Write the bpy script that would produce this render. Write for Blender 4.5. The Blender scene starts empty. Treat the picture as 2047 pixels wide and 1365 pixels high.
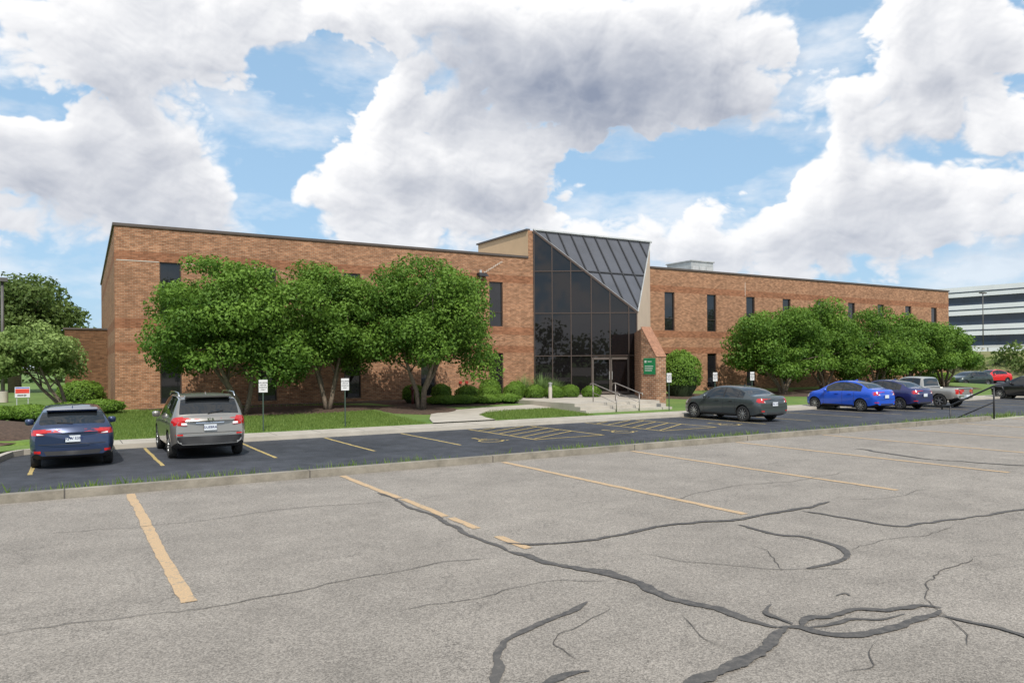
import bpy, bmesh, math, random
import numpy as np
from mathutils import Vector, Matrix
from mathutils.bvhtree import BVHTree
random.seed(4)
scene=bpy.context.scene
COL=scene.collection
# ------------------------------------------------------------ node helper
class NT:
    def __init__(s,tree): s.t=tree
    def n(s,typ,**kw):
        nd=s.t.nodes.new(typ)
        for k,v in kw.items(): setattr(nd,k,v)
        return nd
    def put(s,sock,v):
        if v is None: return
        if hasattr(v,'is_output'): s.t.links.new(v,sock)
        else: sock.default_value=v
    def m(s,op,a,b=None,c=None,clamp=False):
        nd=s.n('ShaderNodeMath',operation=op,use_clamp=clamp)
        s.put(nd.inputs[0],a); s.put(nd.inputs[1],b); s.put(nd.inputs[2],c)
        return nd.outputs[0]
    def noise(s,vec,scale,detail=4,rough=.5,out='Fac',dist=0):
        nd=s.n('ShaderNodeTexNoise'); s.put(nd.inputs['Vector'],vec)
        nd.inputs['Scale'].default_value=scale; nd.inputs['Detail'].default_value=detail
        nd.inputs['Roughness'].default_value=rough; nd.inputs['Distortion'].default_value=dist
        return nd.outputs[out]
    def mix(s,f,a,b,blend='MIX'):
        nd=s.n('ShaderNodeMix',data_type='RGBA',blend_type=blend)
        s.put(nd.inputs['Factor'],f); s.put(nd.inputs[6],a); s.put(nd.inputs[7],b)
        return nd.outputs[2]
    def rng(s,v,a,b,c=0.,d=1.,smooth=False):
        nd=s.n('ShaderNodeMapRange'); 
        if smooth: nd.interpolation_type='SMOOTHSTEP'
        s.put(nd.inputs[0],v)
        for i,x in enumerate((a,b,c,d)): nd.inputs[i+1].default_value=x
        return nd.outputs[0]
    def sep(s,v):
        nd=s.n('ShaderNodeSeparateXYZ'); s.put(nd.inputs[0],v); return nd.outputs
    def comb(s,x,y,z):
        nd=s.n('ShaderNodeCombineXYZ'); s.put(nd.inputs[0],x); s.put(nd.inputs[1],y); s.put(nd.inputs[2],z); return nd.outputs[0]
def c4(c): return (c[0],c[1],c[2],1.)
def newmat(name):
    m=bpy.data.materials.new(name); m.use_nodes=True
    t=NT(m.node_tree); b=m.node_tree.nodes['Principled BSDF']
    return m,t,b
MATS={}
def M(name,col,rough=.6,metal=0.,var=.12,scale=3.,coat=0.,bump=0.,spec=.5,bscale=None):
    if name in MATS: return MATS[name]
    m,t,b=newmat(name)
    tc=t.n('ShaderNodeTexCoord').outputs['Object']
    n=t.noise(tc,scale,5,.6)
    f=t.rng(n,.25,.75,1-var,1+var)
    mu=t.n('ShaderNodeVectorMath',operation='SCALE'); mu.inputs[0].default_value=col[:3]; t.put(mu.inputs['Scale'],f)
    t.put(b.inputs['Base Color'],mu.outputs[0])
    b.inputs['Roughness'].default_value=rough; b.inputs['Metallic'].default_value=metal
    b.inputs['Coat Weight'].default_value=coat; b.inputs['Coat Roughness'].default_value=.03
    b.inputs['Specular IOR Level'].default_value=spec
    if bump:
        bn=t.n('ShaderNodeBump'); bn.inputs['Strength'].default_value=bump; bn.inputs['Distance'].default_value=.02
        t.put(bn.inputs['Height'],t.noise(tc,bscale or scale*8,4,.6)); t.put(b.inputs['Normal'],bn.outputs[0])
    MATS[name]=m; return m
# ------------------------------------------------------------ mesh helper
class MB:
    def __init__(s): s.v=[];s.f=[];s.m=[]
    def add(s,vs,fs,mi=0):
        o=len(s.v); s.v+= [tuple(p) for p in vs]; s.f+=[tuple(i+o for i in f) for f in fs]; s.m+=[mi]*len(fs); return s
    def box(s,x0,x1,y0,y1,z0,z1,mi=0):
        return s.add([(x0,y0,z0),(x1,y0,z0),(x1,y1,z0),(x0,y1,z0),(x0,y0,z1),(x1,y0,z1),(x1,y1,z1),(x0,y1,z1)],
          [(0,3,2,1),(4,5,6,7),(0,1,5,4),(1,2,6,5),(2,3,7,6),(3,0,4,7)],mi)
    def prism(s,pts,z0,z1,mi=0):
        n=len(pts)
        zb=z0 if hasattr(z0,'__len__') else [z0]*n; zt=z1 if hasattr(z1,'__len__') else [z1]*n
        vs=[(p[0],p[1],zb[i]) for i,p in enumerate(pts)]+[(p[0],p[1],zt[i]) for i,p in enumerate(pts)]
        fs=[tuple(range(n-1,-1,-1)),tuple(range(n,2*n))]+[(i,(i+1)%n,n+(i+1)%n,n+i) for i in range(n)]
        return s.add(vs,fs,mi)
    def beam(s,a,b,w,h,up=(0,0,1),mi=0):
        a=Vector(a);b=Vector(b);d=(b-a).normalized();u=Vector(up)
        r=d.cross(u)
        if r.length<1e-4: r=d.cross(Vector((1,0,0)))
        r.normalize();u=r.cross(d).normalized()
        vs=[]
        for p in (a,b):
            for sx,sz in ((-1,-1),(1,-1),(1,1),(-1,1)): vs.append(p+r*(w/2*sx)+u*(h/2*sz))
        return s.add(vs,[(0,1,2,3),(7,6,5,4),(0,4,5,1),(1,5,6,2),(2,6,7,3),(3,7,4,0)],mi)
    def tube(s,path,rads,n=8,mi=0,cap=True):
        path=[Vector(p) for p in path]; k=len(path)
        if not hasattr(rads,'__len__'): rads=[rads]*k
        vs=[];prev=None
        for i,p in enumerate(path):
            d=(path[min(i+1,k-1)]-path[max(i-1,0)]).normalized()
            r=d.cross(Vector((0,0,1))) if abs(d.z)<.95 else d.cross(Vector((0,1,0)))
            if prev is not None: r=(prev-d*prev.dot(d))
            r.normalize(); prev=r; u=d.cross(r)
            for j in range(n):
                a=2*math.pi*j/n; vs.append(p+(r*math.cos(a)+u*math.sin(a))*rads[i])
        fs=[(i*n+j,i*n+(j+1)%n,(i+1)*n+(j+1)%n,(i+1)*n+j) for i in range(k-1) for j in range(n)]
        if cap: fs+=[tuple(range(n-1,-1,-1)),tuple(range((k-1)*n,k*n))]
        return s.add(vs,fs,mi)
    def lathe(s,prof,c=(0,0,0),axis='z',n=24,mi=0):
        vs=[]
        for r,h in prof:
            for j in range(n):
                a=2*math.pi*j/n;x,y=r*math.cos(a),r*math.sin(a)
                p=(x,y,h) if axis=='z' else (x,h,y)
                vs.append((p[0]+c[0],p[1]+c[1],p[2]+c[2]))
        fs=[(i*n+j,i*n+(j+1)%n,(i+1)*n+(j+1)%n,(i+1)*n+j) for i in range(len(prof)-1) for j in range(n)]
        return s.add(vs,fs,mi)
    def obj(s,name,mats,parent=None,loc=(0,0,0),smooth=False,angle=None):
        me=bpy.data.meshes.new(name); me.from_pydata([tuple(v) for v in s.v],[],s.f)
        if not isinstance(mats,(list,tuple)): mats=[mats]
        for m in mats: me.materials.append(m)
        me.polygons.foreach_set('material_index',s.m)
        if not getattr(s,'keep',False):
            bm=bmesh.new(); bm.from_mesh(me); bmesh.ops.recalc_face_normals(bm,faces=bm.faces); bm.to_mesh(me); bm.free()
        if smooth or angle:
            me.polygons.foreach_set('use_smooth',[True]*len(me.polygons))
            if angle: me.set_sharp_from_angle(angle=math.radians(angle))
        me.update()
        o=bpy.data.objects.new(name,me); o.location=loc; COL.objects.link(o)
        if parent is not None: o.parent=parent
        return o
def empty(name,loc=(0,0,0)):
    o=bpy.data.objects.new(name,None); o.location=loc; o.empty_display_size=.3; COL.objects.link(o); return o
def tag(o,label=None,cat=None,group=None,kind=None):
    if label:o['label']=label
    if cat:o['category']=cat
    if group:o['group']=group
    if kind:o['kind']=kind
    return o
def text_mesh(name,body,size,mat,mtx,parent=None,extrude=.002,space=1.0,bold=0):
    cu=bpy.data.curves.new(name,'FONT'); cu.body=body; cu.size=size; cu.align_x='CENTER'; cu.align_y='CENTER'; cu.extrude=extrude; cu.space_line=space; cu.offset=bold
    cu.resolution_u=2
    t=bpy.data.objects.new(name,cu); COL.objects.link(t); bpy.context.view_layer.update()
    me=bpy.data.meshes.new_from_object(t.evaluated_get(bpy.context.evaluated_depsgraph_get()))
    bpy.data.objects.remove(t); me.transform(mtx); me.materials.clear(); me.materials.append(mat)
    o=bpy.data.objects.new(name,me); COL.objects.link(o)
    if parent is not None:o.parent=parent
    return o
# ------------------------------------------------------------ camera
yaw=math.radians(31.08)
cam=bpy.data.cameras.new('camera'); cam.sensor_width=36; cam.lens=1490/2047*36; cam.shift_y=(728.5-682.5)/2047
cam.clip_end=3000; cam.clip_start=.1
co=bpy.data.objects.new('camera',cam); COL.objects.link(co); scene.camera=co
F=Vector((math.sin(yaw),math.cos(yaw),0)); Rt=Vector((F.y,-F.x,0)); U=Vector((0,0,1))
ph=.007
R2=Rt*math.cos(ph)-U*math.sin(ph); U2=Rt*math.sin(ph)+U*math.cos(ph)
mm=Matrix((R2,U2,-F)).transposed().to_4x4(); co.matrix_world=mm
# ------------------------------------------------------------ light
S=Vector((-.24,-.68,.76)).normalized()
sun=bpy.data.lights.new('sun','SUN'); sun.energy=4.2; sun.angle=math.radians(.6); sun.color=(1,.95,.87)
so=bpy.data.objects.new('sun',sun); COL.objects.link(so); so.rotation_euler=(-S).to_track_quat('-Z','Y').to_euler()
scene.view_settings.view_transform='Standard'; scene.view_settings.look='None'; scene.view_settings.exposure=0
# ------------------------------------------------------------ world : clouds computed in azimuth / elevation
rs=np.random.default_rng(77)
_g=rs.random((256,256))*2*np.pi; GX,GY=np.cos(_g),np.sin(_g)
def perlin(x,y,off=0):
    x=x+off*17.3;y=y+off*9.7
    xi=np.floor(x).astype(int);yi=np.floor(y).astype(int);xf=x-xi;yf=y-yi
    u=xf*xf*xf*(xf*(xf*6-15)+10);v=yf*yf*yf*(yf*(yf*6-15)+10)
    def gr(ix,iy,dx,dy): a=ix&255;b=iy&255; return GX[b,a]*dx+GY[b,a]*dy
    n0=gr(xi,yi,xf,yf)*(1-u)+gr(xi+1,yi,xf-1,yf)*u; n1_=gr(xi,yi+1,xf,yf-1)*(1-u)+gr(xi+1,yi+1,xf-1,yf-1)*u
    return (n0*(1-v)+n1_*v)*1.5
def fbm(x,y,o,n,g=.5):
    t_=0;a=1;k=1
    for i in range(n): t_=t_+a*perlin(x*k,y*k,o+i); a*=g;k*=2.03
    return t_
def billow(x,y,o,n,g=.5):
    t_=0;a=1;k=1
    for i in range(n): t_=t_+a*(np.abs(perlin(x*k,y*k,o+i))*2-.55); a*=g;k*=2.1
    return t_
BL=[(-27,20.5,9,5.6,1.15),(-20.5,24,5,3.6,.8),(-31,12.5,8.5,4.8,.85),(-23.3,10.6,5.8,2.8,1.15),(-27,14.5,6,2.5,.5),
 (-8.5,15.1,5.4,3.5,1.1),(-1.,14.0,6.6,3.2,1.05),(-13,12,3.5,2.8,.8),(-9.2,19,1.8,2.2,.8),(-3,10.3,9.5,2.6,.85),
 (2.7,23,10.5,4.6,1.6),(8,18.3,6.5,2.2,.7),(15.5,21.6,5.8,4.2,1.3),(-12,25.2,5,2.2,.95),
 (24.5,16.8,4.8,2.0,.8),(31,16.8,5,3.8,1.1),(30,22.8,5,3.0,.9),
 (23.8,12.,3.3,3.8,1.2),(19,9.,6,3.4,1.0),(28,9.2,5.5,3.2,1.05),(10.5,8.6,6,2.6,.9),(36,10,5,3.6,.8),(0,7,14,2,.4),
 (-33.5,17.0,4.,1.0,-.95),(-17.0,15.0,2.1,4.4,-1.45),(-14.,21.4,3.2,1.5,-1.3),(11,14.2,7,1.7,-1.25),(17.5,15.3,4.8,1.5,-1.1),(24.0,21.8,1.6,2.4,-1.1),(-16.5,10.8,1.4,1.5,-.8),(31,13,3,.8,-.5),(-.5,9.6,2.6,.9,-.55),(3,17.6,1.5,1.0,-.3)]
DK=[(4.5,19.6,9.5,3.6,1.2),(-2,22.5,5,2.,.35),(-31,12,8,3.5,.55),(-29,16.5,5,3,.35),(0,12.4,6,1.2,.55),(30,18.,4.5,1.4,.45),(-8,13.6,4.5,1.1,.42),(22,8,9,1.8,.35),(17,18.4,4,1.3,.45),(-25,19.5,7,1.8,.25),(27,11,3,1.,.25),(-22,9.6,4,1.,.3)]
def cloud(AZ,EL,step):
    wa=fbm(AZ*.15,EL*.2,3,5,.50)*1.9; we=fbm(AZ*.15,EL*.2,23,5,.50)*1.3
    A_,E_=AZ+wa,EL+we; Dn=np.zeros_like(AZ); Dd=np.zeros_like(AZ)
    for a,e,ra,re,am in BL: Dn+=am*np.exp(-((A_-a)/ra)**2-((E_-e)/re)**2)
    for a,e,ra,re,am in DK: Dd+=am*np.exp(-((AZ+wa*.7-a)/ra)**2-((EL+we*.7-e)/re)**2)
    side=np.clip((np.abs(AZ)-38)/20,0,1)*.35+np.clip((EL-28)/8,0,1)*.3
    hz_=np.clip(1-EL/10.,0,1)*.5
    bi=billow(AZ*.22+wa*.1,EL*.31+we*.1,41,6,.5); lo=fbm(AZ*.07,EL*.1,61,3)
    dn=Dn+side+hz_+bi*.42+lo*.22
    thr=.30; soft=.26+.6*np.clip(fbm(AZ*.1,EL*.12,81,3)+.25,0,1)
    q=np.clip((dn-thr)/soft,0,1); al=q*q*(3-2*q)
    wisp=np.clip(fbm(AZ*.10,EL*.26,91,6,.58)*.9+.2,0,1)*.6; al=np.maximum(al,wisp)
    occ=np.zeros_like(dn); ex=np.clip(dn-thr,0,1.1)
    n=9; mx=4.2/step
    for k in range(1,n+1):
        sh=int(round(mx*(k/n)**1.4)); sx=int(round(sh*.35))
        occ+=np.roll(np.roll(ex,-sh,0),sx,1)*(1.25-.1*k)/n
    sh=max(1,int(.30/step)); loc=dn-np.roll(np.roll(dn,-sh,0),int(sh*.6),1)
    s2=max(1,int(1.1/step)); loc2=dn-np.roll(np.roll(dn,-s2,0),int(s2*.6),1)
    li=1.10*np.exp(-.66*occ)+.20*np.clip(loc,-1,1)+.17*np.clip(loc2,-1,1)
    li=li-.60*np.clip(Dd,0,1.2)*np.clip(al,0,1)*(.95+.35*lo+.22*bi)
    return al,np.clip(li,0,1)
def mkimg(name,W,H,a0,a1,e1,step):
    AZ,EL=np.meshgrid(np.linspace(a0,a1,W),np.linspace(0,e1,H)); al,li=cloud(AZ,EL,step)
    px=np.ones((H,W,4),np.float32); px[...,0]=al; px[...,1]=li; px[...,2]=0
    im=bpy.data.images.new(name,W,H,float_buffer=True); im.colorspace_settings.name='Non-Color'; im.pixels.foreach_set(px.ravel()); im.update(); im.pack(); return im
imF=mkimg('cloud_field_front',2000,800,-50,50,40,100/2000); imA=mkimg('cloud_field_around',1080,270,-180,180,90,1/3)
w=bpy.data.worlds.new('World'); scene.world=w; w.use_nodes=True
t=NT(w.node_tree); bg=w.node_tree.nodes['Background']
sky=t.n('ShaderNodeTexSky',sky_type='NISHITA'); sky.sun_disc=False
sky.sun_elevation=math.asin(S.z); sky.sun_rotation=math.atan2(S.x,S.y)%(2*math.pi); sky.air_density=1.1; sky.dust_density=.6
d=t.n('ShaderNodeTexCoord').outputs['Generated']; x,y,z=t.sep(d)
ca,sa=math.cos(yaw),math.sin(yaw)
xr=t.m('SUBTRACT',t.m('MULTIPLY',x,ca),t.m('MULTIPLY',y,sa)); yr=t.m('ADD',t.m('MULTIPLY',x,sa),t.m('MULTIPLY',y,ca))
az=t.m('MULTIPLY',t.m('ARCTAN2',xr,yr),57.2958); el=t.m('MULTIPLY',t.m('ARCSINE',z),57.2958)
def tex(im,a0,a1,e1):
    nd=t.n('ShaderNodeTexImage',interpolation='Linear',extension='EXTEND'); nd.image=im
    t.put(nd.inputs[0],t.comb(t.rng(az,a0,a1,0,1),t.rng(el,0,e1,0,1),0.)); return nd.outputs[0]
msk=t.m('MULTIPLY',t.rng(t.m('ABSOLUTE',az),44,49,1,0),t.rng(el,32,38,1,0))
cf=t.mix(msk,tex(imA,-180,180,90),tex(imF,-50,50,40)); alpha,lt,_z=t.sep(cf)
ccol=t.mix(lt,(.28,.325,.43,1),(1.0,1.0,1.01,1))
hz=t.mix(t.rng(el,0,12,.42,0),ccol,(.74,.80,.89,1))
skyc=t.n('ShaderNodeVectorMath',operation='SCALE'); t.put(skyc.inputs[0],sky.outputs[0]); skyc.inputs['Scale'].default_value=.13
skyb=t.mix(t.rng(el,0,40,.8,.6),skyc.outputs[0],(.38,.61,.86,1))
t.put(bg.inputs['Color'],t.mix(alpha,skyb,hz)); bg.inputs['Strength'].default_value=1.02
# ------------------------------------------------------------ materials
def asphalt(name,base,speck,big,rough=.9,stain=.25):
    m,t,b=newmat(name)
    tc=t.n('ShaderNodeTexCoord').outputs['Object']
    vo=t.n('ShaderNodeTexVoronoi'); t.put(vo.inputs['Vector'],tc); vo.inputs['Scale'].default_value=130
    f1=t.rng(t.sep(vo.outputs['Color'])[0],0,1,1-speck,1+speck*1.25)
    f2=t.rng(t.noise(tc,40,3,.7),.3,.7,1-speck*.45,1+speck*.45)
    f3=t.rng(t.noise(tc,.35,5,.62),.25,.75,1-big,1+big)
    f4=t.rng(t.noise(tc,2.2,4,.6),.3,.75,1+stain*.3,1-stain*.45)
    f=t.m('MULTIPLY',t.m('MULTIPLY',f1,f2),t.m('MULTIPLY',f3,f4))
    mu=t.n('ShaderNodeVectorMath',operation='SCALE'); mu.inputs[0].default_value=base; t.put(mu.inputs['Scale'],f)
    vc=t.n('ShaderNodeTexVoronoi',feature='DISTANCE_TO_EDGE'); wv=t.n('ShaderNodeVectorMath',operation='ADD'); t.put(wv.inputs[0],tc)
    sc=t.n('ShaderNodeVectorMath',operation='SCALE'); t.put(sc.inputs[0],t.noise(tc,1.7,6,.7,'Color')); sc.inputs['Scale'].default_value=1.3; t.put(wv.inputs[1],sc.outputs[0])
    t.put(vc.inputs['Vector'],wv.outputs[0]); vc.inputs['Scale'].default_value=.42
    cr=t.m('MULTIPLY',t.rng(vc.outputs['Distance'],.0012,.0036,.7,0),t.rng(t.noise(tc,.6,2,.5),.42,.50,0,1))
    t.put(b.inputs['Base Color'],t.mix(cr,mu.outputs[0],(base[0]*.3,base[1]*.3,base[2]*.3,1)))
    b.inputs['Roughness'].default_value=rough; b.inputs['Specular IOR Level'].default_value=.3
    bn=t.n('ShaderNodeBump'); bn.inputs['Strength'].default_value=.3; bn.inputs['Distance'].default_value=.005
    t.put(bn.inputs['Height'],vo.outputs['Distance']); t.put(b.inputs['Normal'],bn.outputs[0])
    return m
m_near=asphalt('weathered_asphalt',(.242,.218,.190),.36,.12,stain=.35)
m_black=asphalt('sealed_asphalt',(.050,.053,.062),.28,.35,.70,stain=.8)
m_seal,t,b=newmat('tar_seal'); tc=t.n('ShaderNodeTexCoord').outputs['Object']
f=t.rng(t.noise(tc,18,6,.78),.42,.66,0,.85); f2=t.rng(t.noise(tc,1.6,3,.6),.4,.7,0,.4)
cc=t.mix(t.m('MAXIMUM',t.m('MULTIPLY',f,.75),f2),(.066,.064,.063,1),(.185,.168,.150,1)); t.put(b.inputs['Base Color'],cc); b.inputs['Roughness'].default_value=.85; b.inputs['Specular IOR Level'].default_value=.3
def paint(name,col,under,wear):
    m,t,b=newmat(name); tc=t.n('ShaderNodeTexCoord').outputs['Object']
    f=t.rng(t.noise(tc,16,7,.75),wear,wear+.07,1,0)
    c=t.mix(f,c4(under),c4(col)); c=t.mix(t.rng(t.noise(tc,70,3,.7),.38,.66,0,.7),c,c4(under))
    t.put(b.inputs['Base Color'],c); b.inputs['Roughness'].default_value=.85; return m
m_y1=paint('faded_yellow_paint',(.56,.375,.20),(.28,.235,.18),.545)
m_y2=paint('yellow_paint',(.56,.41,.14),(.17,.15,.09),.55)
m_conc=M('concrete',(.42,.385,.33),.85,var=.18,scale=1.2,bump=.2)
m_walk,t,b=newmat('sidewalk_concrete'); tc=t.n('ShaderNodeTexCoord').outputs['Object']; xx,yy,zz=t.sep(tc)
jt=t.m('LESS_THAN',t.m('FRACT',t.m('DIVIDE',xx,1.52)),.018)
cc=t.mix(t.rng(t.noise(tc,1.3,5,.65),.3,.7),(.34,.305,.26,1),(.47,.43,.37,1))
t.put(b.inputs['Base Color'],t.mix(jt,cc,(.12,.11,.10,1))); b.inputs['Roughness'].default_value=.85
m_kerb,t,b=newmat('kerb_concrete'); tc=t.n('ShaderNodeTexCoord').outputs['Object']; xx,yy,zz=t.sep(tc)
jt=t.m('LESS_THAN',t.m('FRACT',t.m('DIVIDE',xx,3.05)),.006)
cc=t.mix(t.rng(t.noise(tc,2.5,6,.7),.35,.7),(.17,.152,.12,1),(.33,.295,.24,1))
t.put(b.inputs['Base Color'],t.mix(jt,cc,(.09,.08,.07,1))); b.inputs['Roughness'].default_value=.9
bn=t.n('ShaderNodeBump'); bn.inputs['Strength'].default_value=.6; bn.inputs['Distance'].default_value=.012; t.put(bn.inputs['Height'],t.noise(tc,30,4,.7)); t.put(b.inputs['Normal'],bn.outputs[0])
m_ground,t,b=newmat('grass_ground'); tc=t.n('ShaderNodeTexCoord').outputs['Object']; xx,yy,zz=t.sep(tc)
g1=t.mix(t.rng(t.noise(tc,.5,5,.65),.3,.7),(.085,.175,.026,1),(.165,.235,.050,1))
g1=t.mix(t.rng(t.noise(tc,14,4,.7),.4,.85),g1,(.06,.10,.02,1))
g1=t.mix(t.m('MULTIPLY',t.m('GREATER_THAN',xx,97.5),t.rng(t.noise(tc,.3,4,.6),.4,.6,.35,.75)),g1,(.20,.17,.085,1))
t.put(b.inputs['Base Color'],g1); b.inputs['Roughness'].default_value=1
m_mulch=M('mulch',(.080,.050,.034),1,var=.6,scale=9,bump=.8,bscale=30)
def brickmat(name,c1,c2,mort,bands=True,dk=1.,bw=.22,bh=.075,ms=.008,v0=.72,v1=1.24):
    m,t,b=newmat(name); tc=t.n('ShaderNodeTexCoord').outputs['Object']; x,y,z=t.sep(tc)
    nx,ny,nz=t.sep(t.n('ShaderNodeNewGeometry').outputs['Normal'])
    hor=t.m('ADD',t.m('MULTIPLY',x,t.m('LESS_THAN',t.m('ABSOLUTE',nx),.75)),t.m('MULTIPLY',y,t.m('GREATER_THAN',t.m('ABSOLUTE',nx),.75)))
    br=t.n('ShaderNodeTexBrick'); t.put(br.inputs['Vector'],t.comb(hor,z,0.))
    br.inputs['Scale'].default_value=1; br.inputs['Brick Width'].default_value=bw; br.inputs['Row Height'].default_value=bh
    br.inputs['Mortar Size'].default_value=ms; br.inputs['Bias'].default_value=-.05
    br.inputs['Color1'].default_value=c4(c1); br.inputs['Color2'].default_value=c4(c2); br.inputs['Mortar'].default_value=c4(mort)
    col=br.outputs['Color']
    wn=t.n('ShaderNodeTexWhiteNoise',noise_dimensions='2D')
    row=t.m('FLOOR',t.m('DIVIDE',z,bh)); t.put(wn.inputs['Vector'],t.comb(t.m('FLOOR',t.m('DIVIDE',t.m('ADD',hor,t.m('MULTIPLY',t.m('MODULO',row,2.),bw/2)),bw)),row,0.))
    v=t.rng(wn.outputs['Value'],0,1,v0,v1)
    v=t.m('MULTIPLY',v,t.rng(t.noise(t.comb(hor,z,0.),.45,4,.5),.3,.7,.92,1.08))
    v=t.m('MULTIPLY',v,t.rng(t.noise(t.comb(t.m('MULTIPLY',hor,.5),t.m('MULTIPLY',z,3.),0.),1.2,4,.6),.3,.7,.93,1.07))
    v=t.m('MULTIPLY',v,t.rng(t.noise(t.comb(t.m('MULTIPLY',hor,2.5),t.m('MULTIPLY',z,.25),0.),.8,4,.6),.35,.75,1.03,.90))
    if bands:
        for a0,a1 in ((4.86,5.30),(1.78,2.24),(.68,1.12)):
            inb=t.m('MULTIPLY',t.m('GREATER_THAN',z,a0),t.m('LESS_THAN',z,a1))
            col=t.mix(t.m('MULTIPLY',inb,.6),col,(.23,.090,.045,1))
    mu=t.n('ShaderNodeVectorMath',operation='SCALE'); t.put(mu.inputs[0],col); t.put(mu.inputs['Scale'],t.m('MULTIPLY',v,dk))
    t.put(b.inputs['Base Color'],mu.outputs[0]); b.inputs['Roughness'].default_value=.9; b.inputs['Specular IOR Level'].default_value=.2
    return m
m_brick=brickmat('brown_brick',(.345,.168,.090),(.240,.108,.056),(.35,.26,.18))
m_brick2=brickmat('red_brick',(.33,.155,.082),(.21,.092,.048),(.40,.31,.23),False,1.,.30,.10,.014,.65,1.2)
m_brick3=brickmat('shaded_brick',(.33,.165,.080),(.26,.12,.058),(.25,.18,.12),False,.5)  # darkened brick copy, tree shade put into the colour of the low wall
m_coping=M('dark_coping',(.085,.068,.058),.5,var=.1)
m_roof=M('roof_membrane',(.22,.21,.2),.9)
m_stucco=M('tan_stucco',(.56,.39,.235),.9,var=.08,scale=.8)
m_stucco2=M('grey_beige_stucco',(.56,.44,.34),.9,var=.07,scale=.8)
m_frame=M('bronze_frame',(.075,.054,.045),.4,metal=.3,var=.05)
m_glass,t,b=newmat('tinted_glass')
b.inputs['Base Color'].default_value=(.008,.007,.008,1); b.inputs['Roughness'].default_value=.015; b.inputs['IOR'].default_value=1.55
m_wglass=M('window_glass',(.012,.012,.014),.03,var=.3,spec=.7)
m_rglass=M('sloped_glazing',(.085,.09,.105),.14,metal=.25,var=.2,scale=.7,spec=.8)
m_steel=M('galvanised_metal',(.45,.46,.45),.45,metal=.4,var=.25,scale=1.5)
m_black2=M('black_metal',(.02,.02,.022),.45,var=.1)
m_bark=M('bark',(.20,.155,.115),.95,var=.35,scale=8,bump=.6)
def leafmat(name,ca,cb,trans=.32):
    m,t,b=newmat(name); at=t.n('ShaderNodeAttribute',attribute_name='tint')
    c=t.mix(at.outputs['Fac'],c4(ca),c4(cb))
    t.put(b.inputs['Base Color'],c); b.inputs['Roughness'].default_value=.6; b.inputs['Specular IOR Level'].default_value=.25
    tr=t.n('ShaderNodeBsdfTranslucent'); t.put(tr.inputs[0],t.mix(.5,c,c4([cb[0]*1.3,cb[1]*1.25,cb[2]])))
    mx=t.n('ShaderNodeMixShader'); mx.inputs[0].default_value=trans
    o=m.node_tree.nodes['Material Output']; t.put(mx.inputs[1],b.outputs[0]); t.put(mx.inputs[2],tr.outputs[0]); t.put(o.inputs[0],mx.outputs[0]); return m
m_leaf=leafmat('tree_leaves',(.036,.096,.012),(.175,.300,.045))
m_leaf2=leafmat('light_leaves',(.10,.17,.04),(.28,.38,.12))
m_leaf3=leafmat('far_leaves',(.045,.085,.02),(.14,.20,.05))
m_leafs=leafmat('shrub_leaves',(.055,.125,.018),(.20,.33,.045))
m_blade=leafmat('grass_blades',(.08,.145,.022),(.22,.30,.075))
# ------------------------------------------------------------ terrain
def ss(a,b,x):
    q=min(1,max(0,(x-a)/(b-a))); return q*q*(3-2*q)
def lin(a,b,x,v0,v1): q=min(1,max(0,(x-a)/(b-a))); return v0+(v1-v0)*q
def hz_(x,y):
    if y<11.05: base=-1.66
    elif y<12.35: base=lin(11.05,12.35,y,-1.60,-2.46)
    elif y<25.1: base=-2.46
    elif y<26.55: base=-2.40
    else:
        g=lin(26.55,38,y,-2.30,-1.92)
        f=ss(70,72,x); base=g*(1-f)+(-2.46)*f
    if y>24 and x<1: base+=.45*math.exp(-((x+2.6)/2.2)**2-((y-29.5)/3)**2)
    if x>103: base+= 3.9*ss(104,116,x)
    return base
xs=[-900,-400,-200,-100,-60]+list(np.arange(-40,-8,4))+list(np.arange(-8,30,.5))+list(np.arange(30,70,2.))+[70,70.7,71.4,72,76,84,92,97,98,102]+list(np.arange(103,119,1.5))+[130,160,200,300,500,900]
ys=[-900,-300,-100,-40,0,6,10.4,10.8,11.04,11.06,11.4,11.8,12.2,12.36,16,20,25.08,25.12,25.6,26.5,26.56]+list(np.arange(27,40,.5))+[42,46,55,70,100,150,250,400,700,1500]
vs=[(float(X),float(Y),hz_(X,Y)) for Y in ys for X in xs]; nx=len(xs)
mb=MB(); mb.add(vs,[(j*nx+i,j*nx+i+1,(j+1)*nx+i+1,(j+1)*nx+i) for j in range(len(ys)-1) for i in range(nx-1)])
tag(mb.obj('ground',m_ground,smooth=False),kind='structure')
lot=tag(MB().add([(-60,-40,-1.62),(90,-40,-1.62),(90,10.76,-1.62),(-60,10.76,-1.62)],[(0,1,2,3)]).obj('parking_lot',m_near),kind='structure')
mb=MB(); mb.add([(-70,12.4,-2.43),(102,12.4,-2.43),(102,25.02,-2.43),(-70,25.02,-2.43)],[(0,1,2,3)])
mb.add([(71.6,25.02,-2.43),(102,25.02,-2.43),(102,120,-2.43),(71.6,120,-2.43)],[(0,1,2,3)])
lotb=tag(mb.obj('lower_parking_lot',m_black),kind='structure')
mb=MB(); mb.box(-60,21.9,10.77,10.92,-1.75,-1.515); mb.box(24.3,80,10.77,10.92,-1.75,-1.515)
tag(mb.obj('kerb',m_kerb),kind='structure')
mb=MB(); mb.box(-.6,71.3,25.03,25.19,-2.6,-2.29)
arc=[(-.6,25.1),(-1.0,24.9),(-1.25,24.5),(-1.4,23.8),(-1.6,22.5),(-1.9,20.5),(-2.2,18)]
for p,q in zip(arc[:-1],arc[1:]): mb.beam((p[0],p[1],-2.40),(q[0],q[1],-2.40),.16,.24)
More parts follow.
